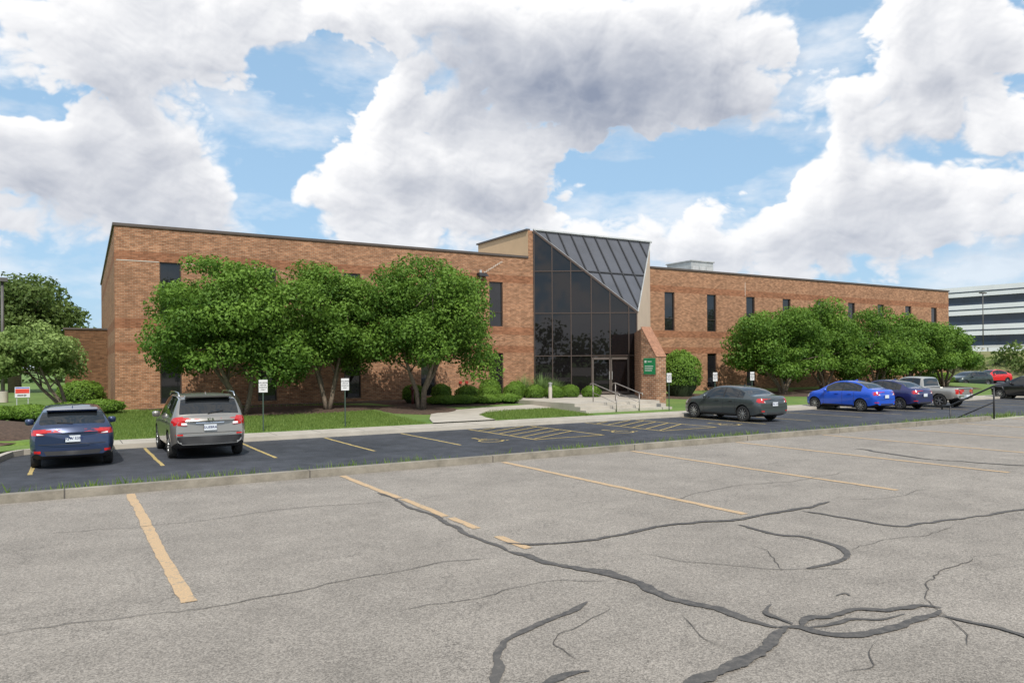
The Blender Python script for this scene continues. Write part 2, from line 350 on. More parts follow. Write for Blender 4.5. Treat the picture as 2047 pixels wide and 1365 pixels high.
tag(mb.obj('kerb',m_conc),kind='structure')
tag(MB().box(-.6,71.3,25.19,26.6,-2.6,-2.295).obj('sidewalk',m_walk),kind='structure')
def drape(name,pts,mat,off=.03,kind='structure'):
    c=np.mean(pts,axis=0); rings=6; n=len(pts); v=[(c[0],c[1],hz_(*c)+off)]; f=[]
    for k in range(1,rings+1):
        for p in pts:
            q=c+(np.array(p)-c)*k/rings; e=off if k<rings else -.02
            v.append((q[0],q[1],hz_(q[0],q[1])+e+random.uniform(-.01,.01)))
    for i in range(n): f.append((0,1+i,1+(i+1)%n))
    for k in range(rings-1):
        for i in range(n): f.append((1+k*n+i,1+(k+1)*n+i,1+(k+1)*n+(i+1)%n,1+k*n+(i+1)%n))
    mb=MB(); mb.add(v,f); return tag(mb.obj(name,mat,smooth=True),kind=kind)
def ell(cx,cy,rx,ry,n=26,j=.08,seed=1):
    r=random.Random(seed); return [(cx+rx*math.cos(a)*(1+r.uniform(-j,j)),cy+ry*math.sin(a)*(1+r.uniform(-j,j))) for a in [2*math.pi*i/n for i in range(n)]]
drape('grass_island',[(-9,18),(-2.4,18),(-1.7,22.5),(-1.5,24),(-1.2,24.8),(-.7,25.2),(-9,25.2)],m_ground,.16)
drape('mulch_bed',ell(-2.9,28.9,3.1,2.9,seed=3),m_mulch,.05)
drape('mulch_bed',ell(8.6,34.6,5.2,2.3,seed=5),m_mulch,.05)
drape('mulch_bed',ell(14.3,32.3,1.9,2.5,seed=7),m_mulch,.06)
drape('mulch_bed',[(15.6,33.2),(18,33.0),(21,33.8),(23,34.6),(24.0,37.9),(18,37.9),(13.2,37.9),(14.0,35)],m_mulch,.055)
drape('mulch_bed',[(2.3,37.0),(24,37.2),(24,37.99),(2.3,37.99)],m_mulch,.045)
for cx in (41,46,51,56.2,60.5): drape('mulch_bed',ell(cx,33.2,2.6,2.6,seed=int(cx)),m_mulch,.05)
drape('mulch_bed',ell(33,34,3.0,2.4,seed=12),m_mulch,.05)
def path_strip(name,L,Rr,mat,off=.05):
    mb=MB(); v=[];k=len(L)
    for a,b_ in zip(L,Rr):
        for p in (a,b_): v.append((p[0],p[1],hz_(*p)+off))
    v2=[(p[0],p[1],p[2]-.15) for p in v]
    f=[(2*i,2*i+1,2*i+3,2*i+2) for i in range(k-1)]+[(2*i,2*i+2,2*k+2*i+2,2*k+2*i) for i in range(k-1)]+[(2*i+1,2*k+2*i+1,2*k+2*i+3,2*i+3) for i in range(k-1)]
    mb.add(v+v2,f); return tag(mb.obj(name,mat),kind='structure')
path_strip('path',[(12.4,26.58),(12.9,28.0),(13.8,29.8),(15.6,31.2),(18,31.9),(21,32.4),(24.2,33.4)],[(15.2,26.58),(15.3,27.6),(15.7,28.9),(16.8,29.9),(18.6,30.4),(20.4,30.5),(22,30.6)],m_conc,.05)
def line(p,q,wd,z,mat,par,name='painted_line'):
    p=Vector((p[0],p[1],0));q=Vector((q[0],q[1],0)); d=(q-p); L=d.length; n=Vector((-d.y,d.x,0)).normalized()
    k=max(1,int(L/.12)); v=[];rr=random.Random(int(abs(p.x*100)+abs(p.y*10))); dr=0
    for i in range(k+1):
        dr=dr*.8+rr.uniform(-.006,.006)
        c=p+d*i/k; a=wd/2*(1+rr.uniform(-.12,.10)); s_=rr.uniform(-.004,.004)+dr
        v+=[(c.x+n.x*(a+s_),c.y+n.y*(a+s_),z),(c.x-n.x*(a-s_),c.y-n.y*(a-s_),z)]
    mb=MB(); mb.add(v,[(2*i,2*i+1,2*i+3,2*i+2) for i in range(k)]); return mb.obj(name,mat,parent=par)
for i in range(-4,14):
    X=.73+2.76*i
    if i==1: 
        for a,b_ in ((10.68,8.5),(8.42,7.2),(7.1,6.5),(6.1,5.55)): line((X+.02,a),(X+.01,b_),.09,-1.6155,m_y1,lot)
    else: line((X,10.68),(X,5.55),.10,-1.6155,m_y1,lot)
xl=[-.65,2.09,4.83,7.56,10.32,13.06,15.8,18.5,21.2,23.9,26.65,30.1,33.1,35.9,38.9,42,44.8,47.6,50.4,54]
for X in xl: line((X,24.85),(X,20.15),.09,-2.4255,m_y2,lotb)
for xa,xb in ((13.06,15.8),(18.5,21.2)):
    line((xa,20.2),(xb,20.2),.09,-2.4215,m_y2,lotb)
    for k in range(7):
        y0=20.4+k*.75; p=(xa+.05,y0); q=(xb-.05,min(24.8,y0+1.6)); 
        if y0+1.6>24.8: q=(xa+(24.8-y0)/1.6*(xb-xa),24.8)
        if y0<24.6: line(p,q,.075,-2.4175,m_y2,lotb)
def wheelchair(cx,cy):
    mb=MB(); z=-2.4255
    def st(a,b_,wd=.08):
        a=Vector((a[0],a[1],0));b2=Vector((b_[0],b_[1],0));n=(b2-a).cross(Vector((0,0,1))).normalized()*wd/2
        mb.add([(cx+q.x,cy+q.y,z) for q in (a+n,a-n,b2-n,b2+n)],[(0,1,2,3)])
    pts=[(.38*math.cos(a),-.15+.38*math.sin(a)) for a in np.linspace(math.radians(120),math.radians(380),14)]
    for a,b_ in zip(pts[:-1],pts[1:]): st(a,b_)
    st((-.08,.75),(-.08,.15)); st((-.08,.16),(.3,.16)); st((.3,.16),(.45,-.3)); st((-.08,.45),(.2,.45)); st((-.16,.85),(.0,.85),.14); st((.45,-.3),(.6,-.25))
    mb.obj('wheelchair_symbol',m_y2,parent=lotb)
for cx in (11.7,17.1,22.5): wheelchair(cx,20.9)
def wander(rg,L,waves):
    n=len(L); o=np.zeros(n)
    for wl,am in waves:
        k=int(L[-1]/wl)+3; g_=rg.uniform(-1,1,k); q=L/wl; i=q.astype(int); fr=q-i; fr=fr*fr*(3-2*fr); o+=am*(g_[i]*(1-fr)+g_[i+1]*fr)
    return o
def ribbon(pts,wd,z,mat,name='crack_sealant',seed=0,rag=1.):
    P=[Vector((a,b_,0)) for a,b_ in pts]; out=[]
    for i in range(len(P)-1):
        p0=P[max(i-1,0)];p1=P[i];p2=P[i+1];p3=P[min(i+2,len(P)-1)]
        k=max(3,int((p2-p1).length/.015))
        for j in range(k):
            s=j/k; out.append(.5*((2*p1)+(p2-p0)*s+(2*p0-5*p1+4*p2-p3)*s*s+(3*p1-p0-3*p2+p3)*s**3))
    out.append(P[-1]); n=len(out); v=[]; rg=np.random.default_rng(seed); L=np.arange(n)*.015
    off=wander(rg,L,((.55,.035*rag),(.21,.018*rag),(.08,.008*rag)))
    wv_=((.5,.40),(.14,.30),(.045,.24),(.02,.12)); wa=wander(rg,L,wv_); wb=wander(rg,L,wv_)
    for i,c in enumerate(out):
        d=(out[min(i+2,n-1)]-out[max(i-2,0)]).normalized(); nn=Vector((-d.y,d.x,0))
        ed=min(i,n-1-i)/16; tp=min(1,.2+ed); a_=wd/2*tp*max(.15,1+wa[i]); b2=wd/2*tp*max(.15,1+wb[i])
        c=c+nn*(off[i]*min(1,ed))
        v+=[(c.x+nn.x*a_,c.y+nn.y*a_,z),(c.x-nn.x*b2,c.y-nn.y*b2,z)]
    mb=MB(); mb.add(v,[(2*i,2*i+1,2*i+3,2*i+2) for i in range(n-1)]); return mb.obj(name,mat,parent=lot)
zz0=-1.6135
A=[(3.42,9.0),(3.40,8.28),(3.40,7.43),(3.36,6.73),(3.28,6.08),(3.3,5.56),(3.38,5.13),(3.49,4.79),(3.6,4.62),(3.63,4.29),(3.6,4.03),(3.61,3.7),(3.68,3.46),(3.69,3.21),(3.73,3.07),(3.85,3.0),(3.91,2.84),(4.09,2.74),(4.41,2.68),(4.71,2.68)]
ribbon(A[:6],.045,zz0,m_seal,seed=1); ribbon(A[5:15],.075,zz0,m_seal,seed=31,rag=.8); ribbon(A[14:]+[(4.88,2.72)],.06,zz0+.001,m_seal,seed=2,rag=.8)
ribbon([(4.93,2.74),(4.86,2.86),(4.60,2.92),(4.42,3.03),(4.18,3.02),(4.02,3.07),(3.87,3.0)],.05,zz0+.002,m_seal,seed=41,rag=.9)
ribbon([(4.62,2.80),(4.42,2.84),(4.25,2.93),(4.05,2.93),(3.9,2.97)],.03,zz0+.0005,m_seal,seed=42,rag=.9)
ribbon([(3.41,5.85),(3.7,5.62),(4.27,5.47),(4.88,5.56),(5.38,5.59),(5.96,5.4),(6.7,5.43),(7.61,5.51)],.055,zz0+.002,m_seal,seed=3)
ribbon([(5.78,5.23),(5.73,4.76),(5.85,4.53),(5.80,4.18),(5.61,3.9),(5.33,3.8),(4.99,3.82)],.048,zz0,m_seal,seed=4)
ribbon([(6.88,5.33),(6.92,4.87),(7.02,4.33),(7.35,4.28),(7.8,4.23),(9.0,4.09),(9.68,4.02),(11,4.1)],.05,zz0,m_seal,seed=5)
ribbon([(3.05,4.09),(2.74,3.95),(2.46,3.87),(2.2,3.73),(2.03,3.54),(1.775,3.12)],.055,zz0,m_seal,seed=6,rag=.7)
ribbon([(3.78,3.04),(3.56,2.95),(3.32,2.87),(2.97,2.8),(2.58,2.75)],.085,zz0+.003,m_seal,seed=7,rag=.7)
ribbon([(4.77,2.70),(4.81,2.52),(4.82,2.35),(4.81,2.19),(4.74,1.97)],.045,zz0+.003,m_seal,seed=8)
ribbon([(2.0,3.11),(2.27,3.17),(2.37,3.16)],.07,zz0,m_seal,seed=9)
ribbon([(12.65,8.6),(12.65,8.34),(12.32,7.34),(12.43,6.58),(12.73,5.79),(13.15,5.27)],.07,zz0,m_seal,seed=10)
ribbon([(4.04,3.37),(3.9,3.27),(3.85,3.05)],.05,zz0+.004,m_seal,seed=11)
ribbon([(3.42,4.95),(3.50,4.7),(3.54,4.49),(3.62,4.24)],.04,zz0+.001,m_seal,seed=12)
ribbon([(4.58,3.27),(4.68,3.27),(4.66,3.22)],.045,zz0,m_seal,seed=13)
m_crack=M('open_crack',(.075,.066,.058),.95,var=.4,scale=20)
for k_,(pp,wd_) in enumerate([([(-1.2,5.6),(.15,5.49),(.95,5.36),(1.88,5.52),(3.07,5.44)],.008),([(5.8,3.98),(6.3,4.05),(6.9,3.95),(7.45,4.04)],.007),([(4.2,4.9),(4.4,4.5),(4.7,4.1),(5.3,3.6)],.007),([(3.4,3.55),(3.25,3.3),(3.2,3.0)],.006),([(-.2,8.6),(1.0,8.4),(2.2,8.55),(3.3,8.3)],.008),([(4.4,2.3),(5.0,2.9),(5.6,3.2),(6.4,3.3)],.007),
  ([(3.1,3.9),(2.8,3.75),(2.5,3.6),(2.4,3.3)],.006),([(5.2,4.6),(5.1,4.2),(4.8,3.9)],.006),([(1.9,4.6),(2.4,4.5),(3.0,4.6),(3.5,4.4)],.006),([(4.0,2.6),(3.7,2.4),(3.5,2.45)],.006),([(6.2,6.6),(7.4,6.9),(8.6,6.7),(9.8,6.9)],.008),([(7.9,5.5),(8.6,5.3),(9.5,5.4)],.007)]):
    ribbon(pp,wd_,zz0,m_crack,'pavement_crack',20+k_,1.6)
# ------------------------------------------------------------ foliage
def leaf_mesh(name,P,Nn,tint,L,W,mat,parent=None,loc=(0,0,0),rng=None):
    n=len(P); rv=rng.normal(size=(n,3)); T=np.cross(Nn,rv); T/=np.linalg.norm(T,axis=1)[:,None]+1e-9; B=np.cross(Nn,T)
    s=(.7+.6*rng.random((n,1)))
    a=P-T*L*.5*s; c=P+T*L*.5*s; b_=P-B*W*.5*s+Nn*L*.12; d_=P+B*W*.5*s+Nn*L*.12
    V=np.stack([a,b_,c,d_],1).reshape(-1,3).astype(np.float32)
    me=bpy.data.meshes.new(name); me.vertices.add(4*n); me.vertices.foreach_set('co',V.ravel())
    me.loops.add(4*n); me.loops.foreach_set('vertex_index',np.arange(4*n,dtype=np.int32))
    me.polygons.add(n); me.polygons.foreach_set('loop_start',np.arange(0,4*n,4,dtype=np.int32)); me.polygons.foreach_set('loop_total',np.full(n,4,dtype=np.int32))
    at=me.attributes.new('tint','FLOAT','POINT'); at.data.foreach_set('value',np.repeat(np.clip(tint,0,1),4).astype(np.float32))
    me.materials.append(mat); me.update(calc_edges=True); me.validate()
    o=bpy.data.objects.new(name,me); o.location=loc; COL.objects.link(o)
    if parent is not None:o.parent=parent
    return o
def unit(rng,n):
    v=rng.normal(size=(n,3)); return v/np.linalg.norm(v,axis=1)[:,None]
def clumps(rng,c,r,nc,cr,flat=.55):
    dr=unit(rng,nc); dr[:,2]=np.where(dr[:,2]<-flat,-flat*rng.random(nc),dr[:,2])
    rad=rng.random(nc)**.42*(1+.07*(rng.random(nc)**3))
    ph_=rng.random(6)*6
    a=np.arctan2(dr[:,1],dr[:,0]); un=1+.09*np.sin(3*a+ph_[0])+.08*np.sin(5*a+ph_[1]+dr[:,2]*4)
    hh=np.hypot(dr[:,0],dr[:,1]); full=np.where(dr[:,2]<0.1,1/np.maximum(hh,.62),1.)
    full=1+(full-1)*.6
    sc=np.stack([full*un,full*un,np.ones(nc)+.10*np.sin(4*a+ph_[2])],1)
    return np.array(c)+dr*rad[:,None]*sc*(np.array(r)-cr*.7)
def crown(name,c,r,nc,per,leaf,mat,seed,parent,crf=.26,flat=.5,width=.6):
    rng=np.random.default_rng(seed); r=np.array(r,float); mr=(r[0]*r[1]*r[2])**(1/3); cr0=mr*crf
    pos=clumps(rng,c,r,nc,cr0,flat); P=[];Nn=[];T=[]
    for q in pos:
        cr=cr0*(.5+.8*rng.random()); k=int(per*(cr/cr0)**2)
        dv=unit(rng,k); rr=cr*(.45+.66*rng.random(k)**.7)
        P.append(q+dv*rr[:,None]*np.array([1.15,1.15,.70])); nn=dv*.7+unit(rng,k)*.9+np.array([0,0,.35]); Nn.append(nn/np.linalg.norm(nn,axis=1)[:,None])
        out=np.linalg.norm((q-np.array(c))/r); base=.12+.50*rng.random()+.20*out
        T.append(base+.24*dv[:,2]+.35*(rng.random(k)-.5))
    P=np.concatenate(P);Nn=np.concatenate(Nn);T=np.concatenate(T)
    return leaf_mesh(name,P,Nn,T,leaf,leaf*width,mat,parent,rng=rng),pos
def tree(base,c,r,nc=75,per=420,leaf=.15,mat=m_leaf,seed=1,stems=4,trunk_r=.10,label='',group=None,crf=.26,flat=.5,fork=.5,name='tree'):
    e=empty(name,(base[0],base[1],base[2])); rc=(c[0]-base[0],c[1]-base[1],c[2]-base[2])
    o,pos=crown('crown',rc,r,nc,per,leaf,mat,seed,e,crf,flat)
    rr=random.Random(seed); mb=MB()
    for s in range(stems):
        a=2*math.pi*s/max(stems,1)+rr.random(); ti=(math.cos(a),math.sin(a)); sp=.10 if stems>1 else 0
        p0=Vector((ti[0]*sp,ti[1]*sp,-.1)); p1=Vector((ti[0]*(sp+.12*stems/3),ti[1]*(sp+.12*stems/3),fork))
        p2=Vector((rc[0]*.6+ti[0]*r[0]*.25,rc[1]*.6+ti[1]*r[1]*.25,rc[2]-r[2]*.5)); p3=Vector((rc[0]+ti[0]*r[0]*.5,rc[1]+ti[1]*r[1]*.5,rc[2]+r[2]*.25))
        def j(p,q): return p+Vector((rr.uniform(-q,q),rr.uniform(-q,q),0))
        mb.tube([p0,p1,j(p1.lerp(p2,.5),.08),p2,j(p2.lerp(p3,.5),.15),p3],[trunk_r*1.25,trunk_r,trunk_r*.85,trunk_r*.62,trunk_r*.4,.02],8)
        for b_ in range(5):
            q=Vector(pos[rr.randrange(len(pos))]); st=p2.lerp(p3,rr.random()*.6) if b_>1 else p1.lerp(p2,.6)
            mb.tube([st,j(st.lerp(q,.5),.12)+Vector((0,0,.1)),q],[trunk_r*.4,trunk_r*.25,.012],6)
    mb.obj('trunk',m_bark,e,smooth=True)
    tag(e,label,'tree',group); return e
G1='ornamental trees along the brick front'
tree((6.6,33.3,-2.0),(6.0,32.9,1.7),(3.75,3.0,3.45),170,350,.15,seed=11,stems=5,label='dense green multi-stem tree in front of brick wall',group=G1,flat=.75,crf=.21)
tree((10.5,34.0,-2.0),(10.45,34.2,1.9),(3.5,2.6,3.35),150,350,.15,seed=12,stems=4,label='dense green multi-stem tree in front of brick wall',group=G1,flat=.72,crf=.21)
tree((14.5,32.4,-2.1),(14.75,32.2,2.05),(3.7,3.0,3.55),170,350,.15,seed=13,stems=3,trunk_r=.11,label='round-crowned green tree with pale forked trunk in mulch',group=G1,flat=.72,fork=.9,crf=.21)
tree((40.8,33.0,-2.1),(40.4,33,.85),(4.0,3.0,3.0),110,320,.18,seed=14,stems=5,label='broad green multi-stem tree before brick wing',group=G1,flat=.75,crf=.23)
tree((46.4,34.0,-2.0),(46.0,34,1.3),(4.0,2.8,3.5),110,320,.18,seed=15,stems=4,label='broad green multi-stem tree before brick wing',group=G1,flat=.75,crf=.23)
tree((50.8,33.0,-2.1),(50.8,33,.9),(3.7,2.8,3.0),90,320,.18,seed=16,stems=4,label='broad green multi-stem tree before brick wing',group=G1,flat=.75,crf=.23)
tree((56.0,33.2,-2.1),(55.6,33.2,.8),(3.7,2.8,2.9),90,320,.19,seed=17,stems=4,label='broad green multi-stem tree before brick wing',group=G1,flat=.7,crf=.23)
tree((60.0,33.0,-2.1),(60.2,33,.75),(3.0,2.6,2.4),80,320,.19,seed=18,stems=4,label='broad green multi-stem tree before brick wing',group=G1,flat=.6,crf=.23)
tree((-.1,35.5,-1.9),(-1.2,35.6,.40),(2.4,2.0,1.45),60,280,.15,mat=m_leaf2,seed=19,stems=3,trunk_r=.07,label='small pale green leaning tree by a low brick wall',flat=.6)
tree((-3.2,70,-1.9),(-3.2,70,3.9),(5.2,5.0,4.0),110,280,.32,mat=m_leaf3,seed=20,stems=2,trunk_r=.3,label='tall leafy shade tree behind the brick building',fork=2.5,flat=.8)
tree((-12,66,-1.9),(-12,66,4.0),(6.0,5.5,4.6),90,280,.34,mat=m_leaf3,seed=21,stems=2,trunk_r=.3,label='tall leafy shade tree behind the brick building',fork=2.5,flat=.8)
def woods(pts,h,seed,per=260,leaf=.9):
    rng=np.random.default_rng(seed);P=[];Nn=[];T=[]
    for (X,Y,Z) in pts:
        hh=h*(.7+.5*rng.random())
        for k in range(9):
            q=np.array([X+rng.uniform(-4,4)*min(1,h/6),Y+rng.uniform(-4,4),Z+hh*(.15+.75*rng.random())]); cr=(2.2+1.6*rng.random())*min(1,h/8)
            dv=unit(rng,per//9*2); P.append(q+dv*cr*(.6+.5*rng.random((len(dv),1)))); nn=dv+unit(rng,len(dv))*.8; Nn.append(nn/np.linalg.norm(nn,axis=1)[:,None]); T.append(.15+.4*rng.random()+.3*dv[:,2]+.2*rng.random(len(dv)))
    o=leaf_mesh('woods',np.concatenate(P),np.concatenate(Nn),np.concatenate(T),leaf,leaf*.7,m_leaf3,rng=rng); return tag(o,'distant mass of green woodland on the horizon','woods',kind='stuff')
woods([(x_,120+8*math.sin(x_),-2) for x_ in range(-110,10,6)],8,31)
woods([(x_,-52+5*math.sin(x_),-2) for x_ in range(-60,50,6)],7.5,32)
woods([(109+1.5*math.sin(k*2),k*3.6+40,-1.2) for k in range(13)]+[(107+1.5*math.sin(k*2),k*3.6+84,-1.6) for k in range(8)],2.8,33,220,.45)
def shrub(name,x_,y_,r,hh,seed,label,group=None,leaf=.07,per=900,nc=6,mat=m_leafs):
    z_=hz_(x_,y_); e=empty(name,(x_,y_,z_)); rng=np.random.default_rng(seed)
    n=per*nc; dv=unit(rng,n); dv[:,2]=np.where(dv[:,2]<-.4,-dv[:,2],dv[:,2]); a=np.arctan2(dv[:,1],dv[:,0])
    lump=1+.09*np.sin(4*a+seed)*np.cos(5*dv[:,2]+seed)+.06*rng.normal(size=n)
    P=dv*lump[:,None]*np.array([r,r,hh*.52])+np.array([0,0,hh*.48]); nn=dv+unit(rng,n)*.7; nn/=np.linalg.norm(nn,axis=1)[:,None]
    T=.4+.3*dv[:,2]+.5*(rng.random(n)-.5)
    leaf_mesh('foliage',P,nn,T,leaf,leaf*.6,mat,e,rng=rng)
    mb=MB(); mb.lathe([(0.02,hh*.95),(r*.55,hh*.85),(r*.85,hh*.5),(r*.8,hh*.2),(r*.5,0)],n=14); mb.obj('dark_core',M('inner_shade',(.02,.035,.01),1),e,smooth=True)  # solid dark core added in place of the shade inside the leaves
    return tag(e,label,'shrub',group)
SG='rounded shrubs by the entrance bed'
for i,(X,Y,r_,h_) in enumerate([(15.5,35.6,.55,.95),(17.2,35.8,.5,.95),(18.6,35.5,.65,.85),(19.9,35.4,.6,.8),(21.3,35.2,.55,.9),(22.4,34.7,.52,.85),(23.4,34.3,.5,.8),(24.5,34.3,.48,.85),(25.6,33.8,.5,.8),(20.6,36.6,.6,1.1),(25.2,35.6,.45,.7),(21.9,35.9,.55,1.0)]):
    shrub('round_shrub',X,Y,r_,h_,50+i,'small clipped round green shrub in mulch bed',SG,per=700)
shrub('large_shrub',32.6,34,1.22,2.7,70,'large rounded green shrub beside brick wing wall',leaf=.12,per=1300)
for i,(X,Y) in enumerate([(-3.6,33.4),(-2.4,33.0),(-1.1,33.6),(.2,34.6),(-4.8,32.4),(1.3,36.2),(-6,31.6)]):
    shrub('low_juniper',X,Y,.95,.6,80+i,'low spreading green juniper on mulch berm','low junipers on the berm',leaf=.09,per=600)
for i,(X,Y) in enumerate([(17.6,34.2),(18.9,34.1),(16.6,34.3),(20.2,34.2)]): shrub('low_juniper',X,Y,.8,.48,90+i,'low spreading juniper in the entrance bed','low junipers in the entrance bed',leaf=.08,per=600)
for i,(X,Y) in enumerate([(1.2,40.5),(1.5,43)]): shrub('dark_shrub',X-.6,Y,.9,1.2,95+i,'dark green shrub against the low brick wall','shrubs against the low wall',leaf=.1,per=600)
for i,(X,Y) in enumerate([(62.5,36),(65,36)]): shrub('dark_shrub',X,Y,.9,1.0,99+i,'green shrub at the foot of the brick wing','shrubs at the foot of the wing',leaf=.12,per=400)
def blades(name,pts,h,wd,mat,seed,lab=None,kind='stuff',bend=.5,parent=None):
    rng=np.random.default_rng(seed); P=np.array(pts,float); n=len(P); a=rng.random(n)*6.283; H=h*(.45+.9*rng.random(n))
    dx=np.cos(a)*H*bend*rng.random(n); dy=np.sin(a)*H*bend*rng.random(n); tx=-np.sin(a)*wd/2; ty=np.cos(a)*wd/2; o_=np.zeros(n)
    v0=P+np.stack([tx,ty,o_],1); v1=P-np.stack([tx,ty,o_],1); v2=P+np.stack([dx*.4-tx*.7,dy*.4-ty*.7,H*.6],1); v3=P+np.stack([dx,dy,H],1)
    V=np.stack([v0,v1,v2,v3],1).reshape(-1,3)
    me=bpy.data.meshes.new(name); me.vertices.add(4*n); me.vertices.foreach_set('co',V.astype(np.float32).ravel()); me.loops.add(4*n)
    me.loops.foreach_set('vertex_index',np.arange(4*n,dtype=np.int32)); me.polygons.add(n); me.polygons.foreach_set('loop_start',np.arange(0,4*n,4,dtype=np.int32)); me.polygons.foreach_set('loop_total',np.full(n,4,dtype=np.int32))
    at=me.attributes.new('tint','FLOAT','POINT'); at.data.foreach_set('value',np.repeat(rng.random(n),4).astype(np.float32)); me.materials.append(mat); me.update(calc_edges=True); me.validate()
    o=bpy.data.objects.new(name,me); COL.objects.link(o)
    if parent is not None: o.parent=parent
    if kind: tag(o,lab,'grass',kind=kind)
    return o
rng=np.random.default_rng(5)
pts=[]
for _ in range(16000):
    X=rng.uniform(-9,45); Y=11.02+abs(rng.normal())*.22
    dens_=.5*math.sin(X*1.7)+.5*math.sin(X*.63+1)+.4*math.sin(X*4.1)
    if dens_+rng.uniform(-1.1,1.1)>.1: pts.append((X,Y,max(hz_(X,Y),-1.66)))
blades('kerb_weeds',pts,.15,.009,m_blade,6,'wild grass and weeds growing along the kerb')
pts=[]
def inell(x_,y_,cx,cy,rx,ry): return ((x_-cx)/rx)**2+((y_-cy)/ry)**2<1
while len(pts)<60000:
    X=rng.uniform(-.5,22);Y=rng.uniform(26.65,37)
    if inell(X,Y,8.6,34.6,5.2,2.3) or inell(X,Y,14.3,32.3,1.9,2.5) or inell(X,Y,-2.9,28.9,3.1,2.9): continue
    if X>15.3 and Y>30.3: continue
    if 12.2<X<15.4+max(0,(Y-28.5)*.9) : continue
    if X>20.4: continue
    pts.append((X,Y,hz_(X,Y)))
blades('lawn_grass',pts,.09,.016,m_blade,8,'mown green lawn in front of the brick building')
for i,(X,Y,s_) in enumerate([(22.6,36.2,1.0),(23.9,36.3,1.05),(24.6,36.0,.8)]):
    r2=np.random.default_rng(i+40)
    mbk=MB(); 
    for k in range(420):
        a=r2.random()*6.283; tilt=r2.random()**.7*1.1; L=1.5*s_*(.8+.3*r2.random()); px_,py_=.15*math.cos(a)*r2.random(),.15*math.sin(a)*r2.random()
        seg=[]
        for q in range(5):
            s=q/4; ra=L*(s*math.sin(tilt)*.75+.2*s*s*tilt); zz_=L*(s*math.cos(tilt*.6)-.28*s*s*tilt); seg.append((px_+math.cos(a)*ra,py_+math.sin(a)*ra,zz_))
        nxv=(-math.sin(a)*.014,math.cos(a)*.014,0); vv=[]
        for q,p in enumerate(seg):
            f_=1-q/4.3; vv+=[(p[0]+nxv[0]*f_,p[1]+nxv[1]*f_,p[2]),(p[0]-nxv[0]*f_,p[1]-nxv[1]*f_,p[2])]
        mbk.add(vv,[(2*q,2*q+1,2*q+3,2*q+2) for q in range(4)])
    mbk.keep=True
    tag(mbk.obj('ornamental_grass',M('ornamental_grass_blades',(.14,.23,.06),.7,var=.4,scale=3),loc=(X,Y,hz_(X,Y))),'arching clump of tall ornamental grass beside glass entrance','grass plant','ornamental grasses by the entrance')
# ------------------------------------------------------------ building
Z0,Z1=-2.1,6.49
bld=empty('office_building',(0,0,0))
tag(bld,'long two-storey brown brick office building with angular glass entrance','building')
def bobj(mb,name,mats,parent=bld,**k): return mb.obj(name,mats,parent,**k)
def facade(mb,x0,x1,y_,ops,rev=.16,z0=Z0,z1=Z1):
    xs_=sorted({x0,x1,*[o[0] for o in ops],*[o[1] for o in ops]}); zs_=sorted({z0,z1,*[o[2] for o in ops],*[o[3] for o in ops]})
    for i in range(len(xs_)-1):
        for j in range(len(zs_)-1):
            a,b_,c_,d_=xs_[i],xs_[i+1],zs_[j],zs_[j+1]; mx,mz=(a+b_)/2,(c_+d_)/2
            if any(o[0]<mx<o[1] and o[2]<mz<o[3] for o in ops): continue
            mb.add([(a,y_,c_),(b_,y_,c_),(b_,y_,d_),(a,y_,d_)],[(0,1,2,3)])
    for a,b_,c_,d_ in ops:
        q=y_+rev
        mb.add([(a,y_,c_),(b_,y_,c_),(b_,q,c_),(a,q,c_)],[(3,2,1,0)]); mb.add([(a,y_,d_),(b_,y_,d_),(b_,q,d_),(a,q,d_)],[(0,1,2,3)])
        mb.add([(a,y_,c_),(a,q,c_),(a,q,d_),(a,y_,d_)],[(0,1,2,3)]); mb.add([(b_,y_,c_),(b_,q,c_),(b_,q,d_),(b_,y_,d_)],[(3,2,1,0)])
wx_l=[4.33+4.38*k for k in range(5)]; wx_r=[35.5+4*k for k in range(9)]
UP=(2.24,4.86); LO=(-1.72,.68)
ops_l=[(x_-.46,x_+.46,*q) for x_ in wx_l for q in (UP,LO)]; ops_r=[(x_-.46,x_+.46,*q) for x_ in wx_r for q in (UP,LO)]
mb=MB(); mb.keep=True
facade(mb,2.02,24.1,38,ops_l); facade(mb,33.75,69.87,38,ops_r)
mb.add([(2.02,38,Z0),(2.02,38,Z1),(2.6,66,Z1),(2.6,66,Z0)],[(0,1,2,3)])
mb.add([(69.87,38,Z0),(69.87,66,Z0),(69.87,66,Z1),(69.87,38,Z1)],[(0,1,2,3)])
mb.add([(2.6,66,Z0),(2.6,66,Z1),(69.87,66,Z1),(69.87,66,Z0)],[(0,1,2,3)])
bobj(mb,'wall',m_brick)
mb=MB(); mb.add([(2.02,38,6.3),(69.87,38,6.3),(69.87,66,6.3),(2.6,66,6.3)],[(0,1,2,3)]); bobj(mb,'roof',m_roof)
mb=MB()
mb.box(1.95,24.08,37.93,38.25,6.40,6.52); mb.box(33.77,69.93,37.93,38.25,6.40,6.52)
mb.prism([(1.95,38.253),(2.25,38.253),(2.83,66),(2.53,66)],6.40,6.52); mb.box(69.63,69.93,38.253,66,6.40,6.52); mb.box(2.53,69.93,66.003,66.2,6.40,6.52)
bobj(mb,'coping',m_coping)
